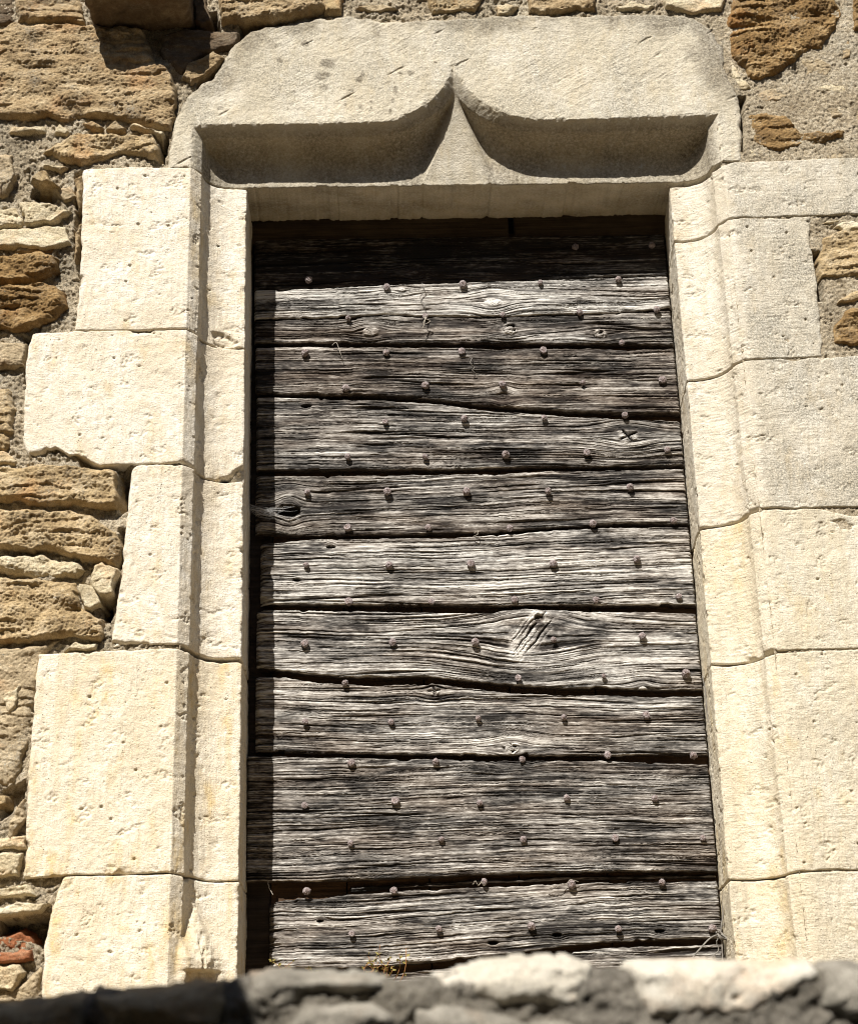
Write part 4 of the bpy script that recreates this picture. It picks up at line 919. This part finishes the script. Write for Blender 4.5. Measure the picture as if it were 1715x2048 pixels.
# ------------------------------------------------------------------ foreground parapet
par = thing('parapet_wall', 'low blurred rubble parapet in the foreground, dark on the left, pale stones on top', 'wall')
YP = -1.72
TOPL = XZ([(-200,2010),(0,2004),(130,1995),(196,1976),(230,1972),(261,1981),(359,1972),(457,1956),(490,1946),(560,1948),(710,1945),(759,1955),(815,1952),(885,1948),(920,1938),(990,1928),(1095,1918),(1125,1919),(1183,1932),(1258,1932),(1375,1931),(1459,1935),(1584,1929),(1625,1932),(1646,1936),(1715,1931),(1900,1935)], YP)
def parapet():
    xs = np.concatenate([lin(-3.0, -0.5, 0.03)[:-1], lin(-0.5, 0.62, 0.003), lin(0.62, 3.0, 0.03)[1:]])
    top = np.interp(xs, TOPL[:, 0], TOPL[:, 1]) + 0.003 * fbm(xs * 40, xs * 0, 3, 3)
    dz = np.concatenate([np.linspace(0, 0.25, 84), np.linspace(0.25, 2.0, 40)[1:]])
    X = np.repeat(xs[None], len(dz), 0); Z = top[None] - dz[:, None]
    h = 0.009 * fbm(X * 11, Z * 13, 7, 4) + 0.004 * ridge(X * 30, Z * 34, 17, 4) + 0.003 * fbm(X * 90, Z * 90, 19, 3)
    e = np.clip(dz[:, None] / 0.03, 0, 1); h = h - 0.03 * (1 - np.sqrt(1 - (1 - e) ** 2))
    fr = np.stack([X, YP - h, Z], -1)
    bd = np.linspace(0.26, 0.008, 30); Xb = np.repeat(xs[None], 30, 0)
    tp = np.stack([Xb, np.repeat(fr[:1, :, 1], 30, 0) + bd[:, None], np.repeat(top[None], 30, 0) + 0.006 * fbm(Xb * 20, bd[:, None] * 20, 23, 3) - 0.006], -1)
    bk = tp[:1].copy(); bk[..., 2] -= 0.3
    grid_obj('mortar', np.concatenate([bk, tp, fr], 0), M_MP, par, flip=True)
parapet()
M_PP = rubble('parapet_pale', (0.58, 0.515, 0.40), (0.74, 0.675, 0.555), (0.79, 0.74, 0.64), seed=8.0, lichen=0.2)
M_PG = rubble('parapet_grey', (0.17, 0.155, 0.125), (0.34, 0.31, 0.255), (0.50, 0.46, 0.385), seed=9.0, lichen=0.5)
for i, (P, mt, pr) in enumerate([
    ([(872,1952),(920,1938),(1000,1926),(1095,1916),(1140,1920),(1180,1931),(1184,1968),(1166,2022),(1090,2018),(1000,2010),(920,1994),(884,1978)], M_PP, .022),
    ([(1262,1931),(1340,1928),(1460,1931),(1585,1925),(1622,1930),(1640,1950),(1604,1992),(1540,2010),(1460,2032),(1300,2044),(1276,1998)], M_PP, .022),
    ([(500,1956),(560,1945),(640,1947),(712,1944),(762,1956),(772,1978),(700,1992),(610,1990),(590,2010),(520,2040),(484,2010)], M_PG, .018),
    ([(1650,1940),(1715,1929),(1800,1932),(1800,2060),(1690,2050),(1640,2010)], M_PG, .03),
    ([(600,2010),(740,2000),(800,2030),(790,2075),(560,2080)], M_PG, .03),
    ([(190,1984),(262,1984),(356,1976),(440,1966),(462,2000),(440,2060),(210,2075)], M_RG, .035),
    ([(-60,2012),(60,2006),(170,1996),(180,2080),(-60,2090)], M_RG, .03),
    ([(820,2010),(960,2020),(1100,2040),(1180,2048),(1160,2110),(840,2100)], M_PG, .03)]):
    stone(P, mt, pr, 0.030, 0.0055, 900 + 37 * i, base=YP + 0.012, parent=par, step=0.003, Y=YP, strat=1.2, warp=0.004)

# added unseen wall shape, raked on top to cast the parapet's left shadow
caster = thing('shadow_caster', 'added rubble block left of the view, shaped to shade the left of the parapet', 'wall', (0, 0, 0))
tS = 0.55
e1, e2 = (XZ([p], YP)[0] + np.array([-0.385 * tS, 1.2 * tS]) for p in ((474, 1950), (508, 2046)))
gx1 = e2[0] + 0.012; sl_ = (e2[1] - e1[1]) / (e2[0] - e1[0])
gm = rough_box('caster_block', gx1 - 1.0, gx1, YP - tS - 0.25, YP - tS, -0.05, 1.0, M_RG, caster, 0.02, 0.010, 401, 44)
for v in gm.data.vertices:
    top_z = min(3.0 + 0.15 * (gx1 - v.co.x), e2[1] + sl_ * (v.co.x - e2[0]))
    v.co.z = -0.05 + (v.co.z + 0.05) / 1.05 * (top_z + 0.05)
gm.data.update()

# added house behind the camera, unseen: blocks low sky to deepen the shade
house = thing('blocker_house', 'added rendered house with shuttered windows, unseen behind the viewer, blocking low sky light', 'house', (0, 0, 0))
M_REND = flat('lime_render', (0.17, 0.14, 0.10), 0.95); M_TILE = flat('clay_tile', (0.20, 0.09, 0.05), 0.9); M_SHUT = flat('shutter_paint', (0.09, 0.11, 0.10), 0.7); M_PANE = flat('dark_glass', (0.02, 0.025, 0.03), 0.15)
def box_bm(bm, x0, x1, y0, y1, z0, z1):
    v = [bm.verts.new((x, y, z)) for z in (z0, z1) for y in (y0, y1) for x in (x0, x1)]
    for f in ((0, 2, 3, 1), (4, 5, 7, 6), (0, 1, 5, 4), (2, 6, 7, 3), (0, 4, 6, 2), (1, 3, 7, 5)): bm.faces.new([v[k] for k in f])
HY = -7.8
bm = bmesh.new(); box_bm(bm, -10, 11, HY - 7, HY, -0.05, 7.6); bm_obj('wall', bm, M_REND, house, False)
bm = bmesh.new()
pr_ = [(HY + 0.4, 7.45), (HY - 3.5, 9.3), (HY - 7.4, 7.45), (HY - 7.4, 7.62), (HY - 3.5, 9.5), (HY + 0.4, 7.62)]
a_ = [bm.verts.new((-10.4, y, z)) for y, z in pr_]; b_ = [bm.verts.new((11.4, y, z)) for y, z in pr_]
for k in range(6): bm.faces.new((a_[k], a_[(k + 1) % 6], b_[(k + 1) % 6], b_[k]))
for q in ((0, 1, 4, 5), (1, 2, 3, 4)): bm.faces.new([a_[k] for k in q]); bm.faces.new([b_[k] for k in q[::-1]])
bm_obj('roof', bm, M_TILE, house, False)
for wx in (-7, -3.5, 3.5, 7.5):
    for wz in (1.0, 4.3):
        bm = bmesh.new(); box_bm(bm, wx - 0.5, wx + 0.5, HY + 0.003, HY + 0.03, wz, wz + 1.5); w_ = bm_obj('window', bm, M_PANE, house, False)
        for sx in (-1, 1):
            bm = bmesh.new(); xx = wx + sx * 0.78; box_bm(bm, xx - 0.26, xx + 0.26, HY + 0.004, HY + 0.05, wz, wz + 1.5)
            for k in range(9): box_bm(bm, xx - 0.22, xx + 0.22, HY + 0.051, HY + 0.062, wz + 0.08 + k * 0.155, wz + 0.16 + k * 0.155)
            bm_obj('shutter', bm, M_SHUT, w_, False)
bm = bmesh.new(); box_bm(bm, -0.55, 0.55, HY + 0.003, HY + 0.04, 0, 2.2); bm_obj('front_door', bm, M_SHUT, house, False)
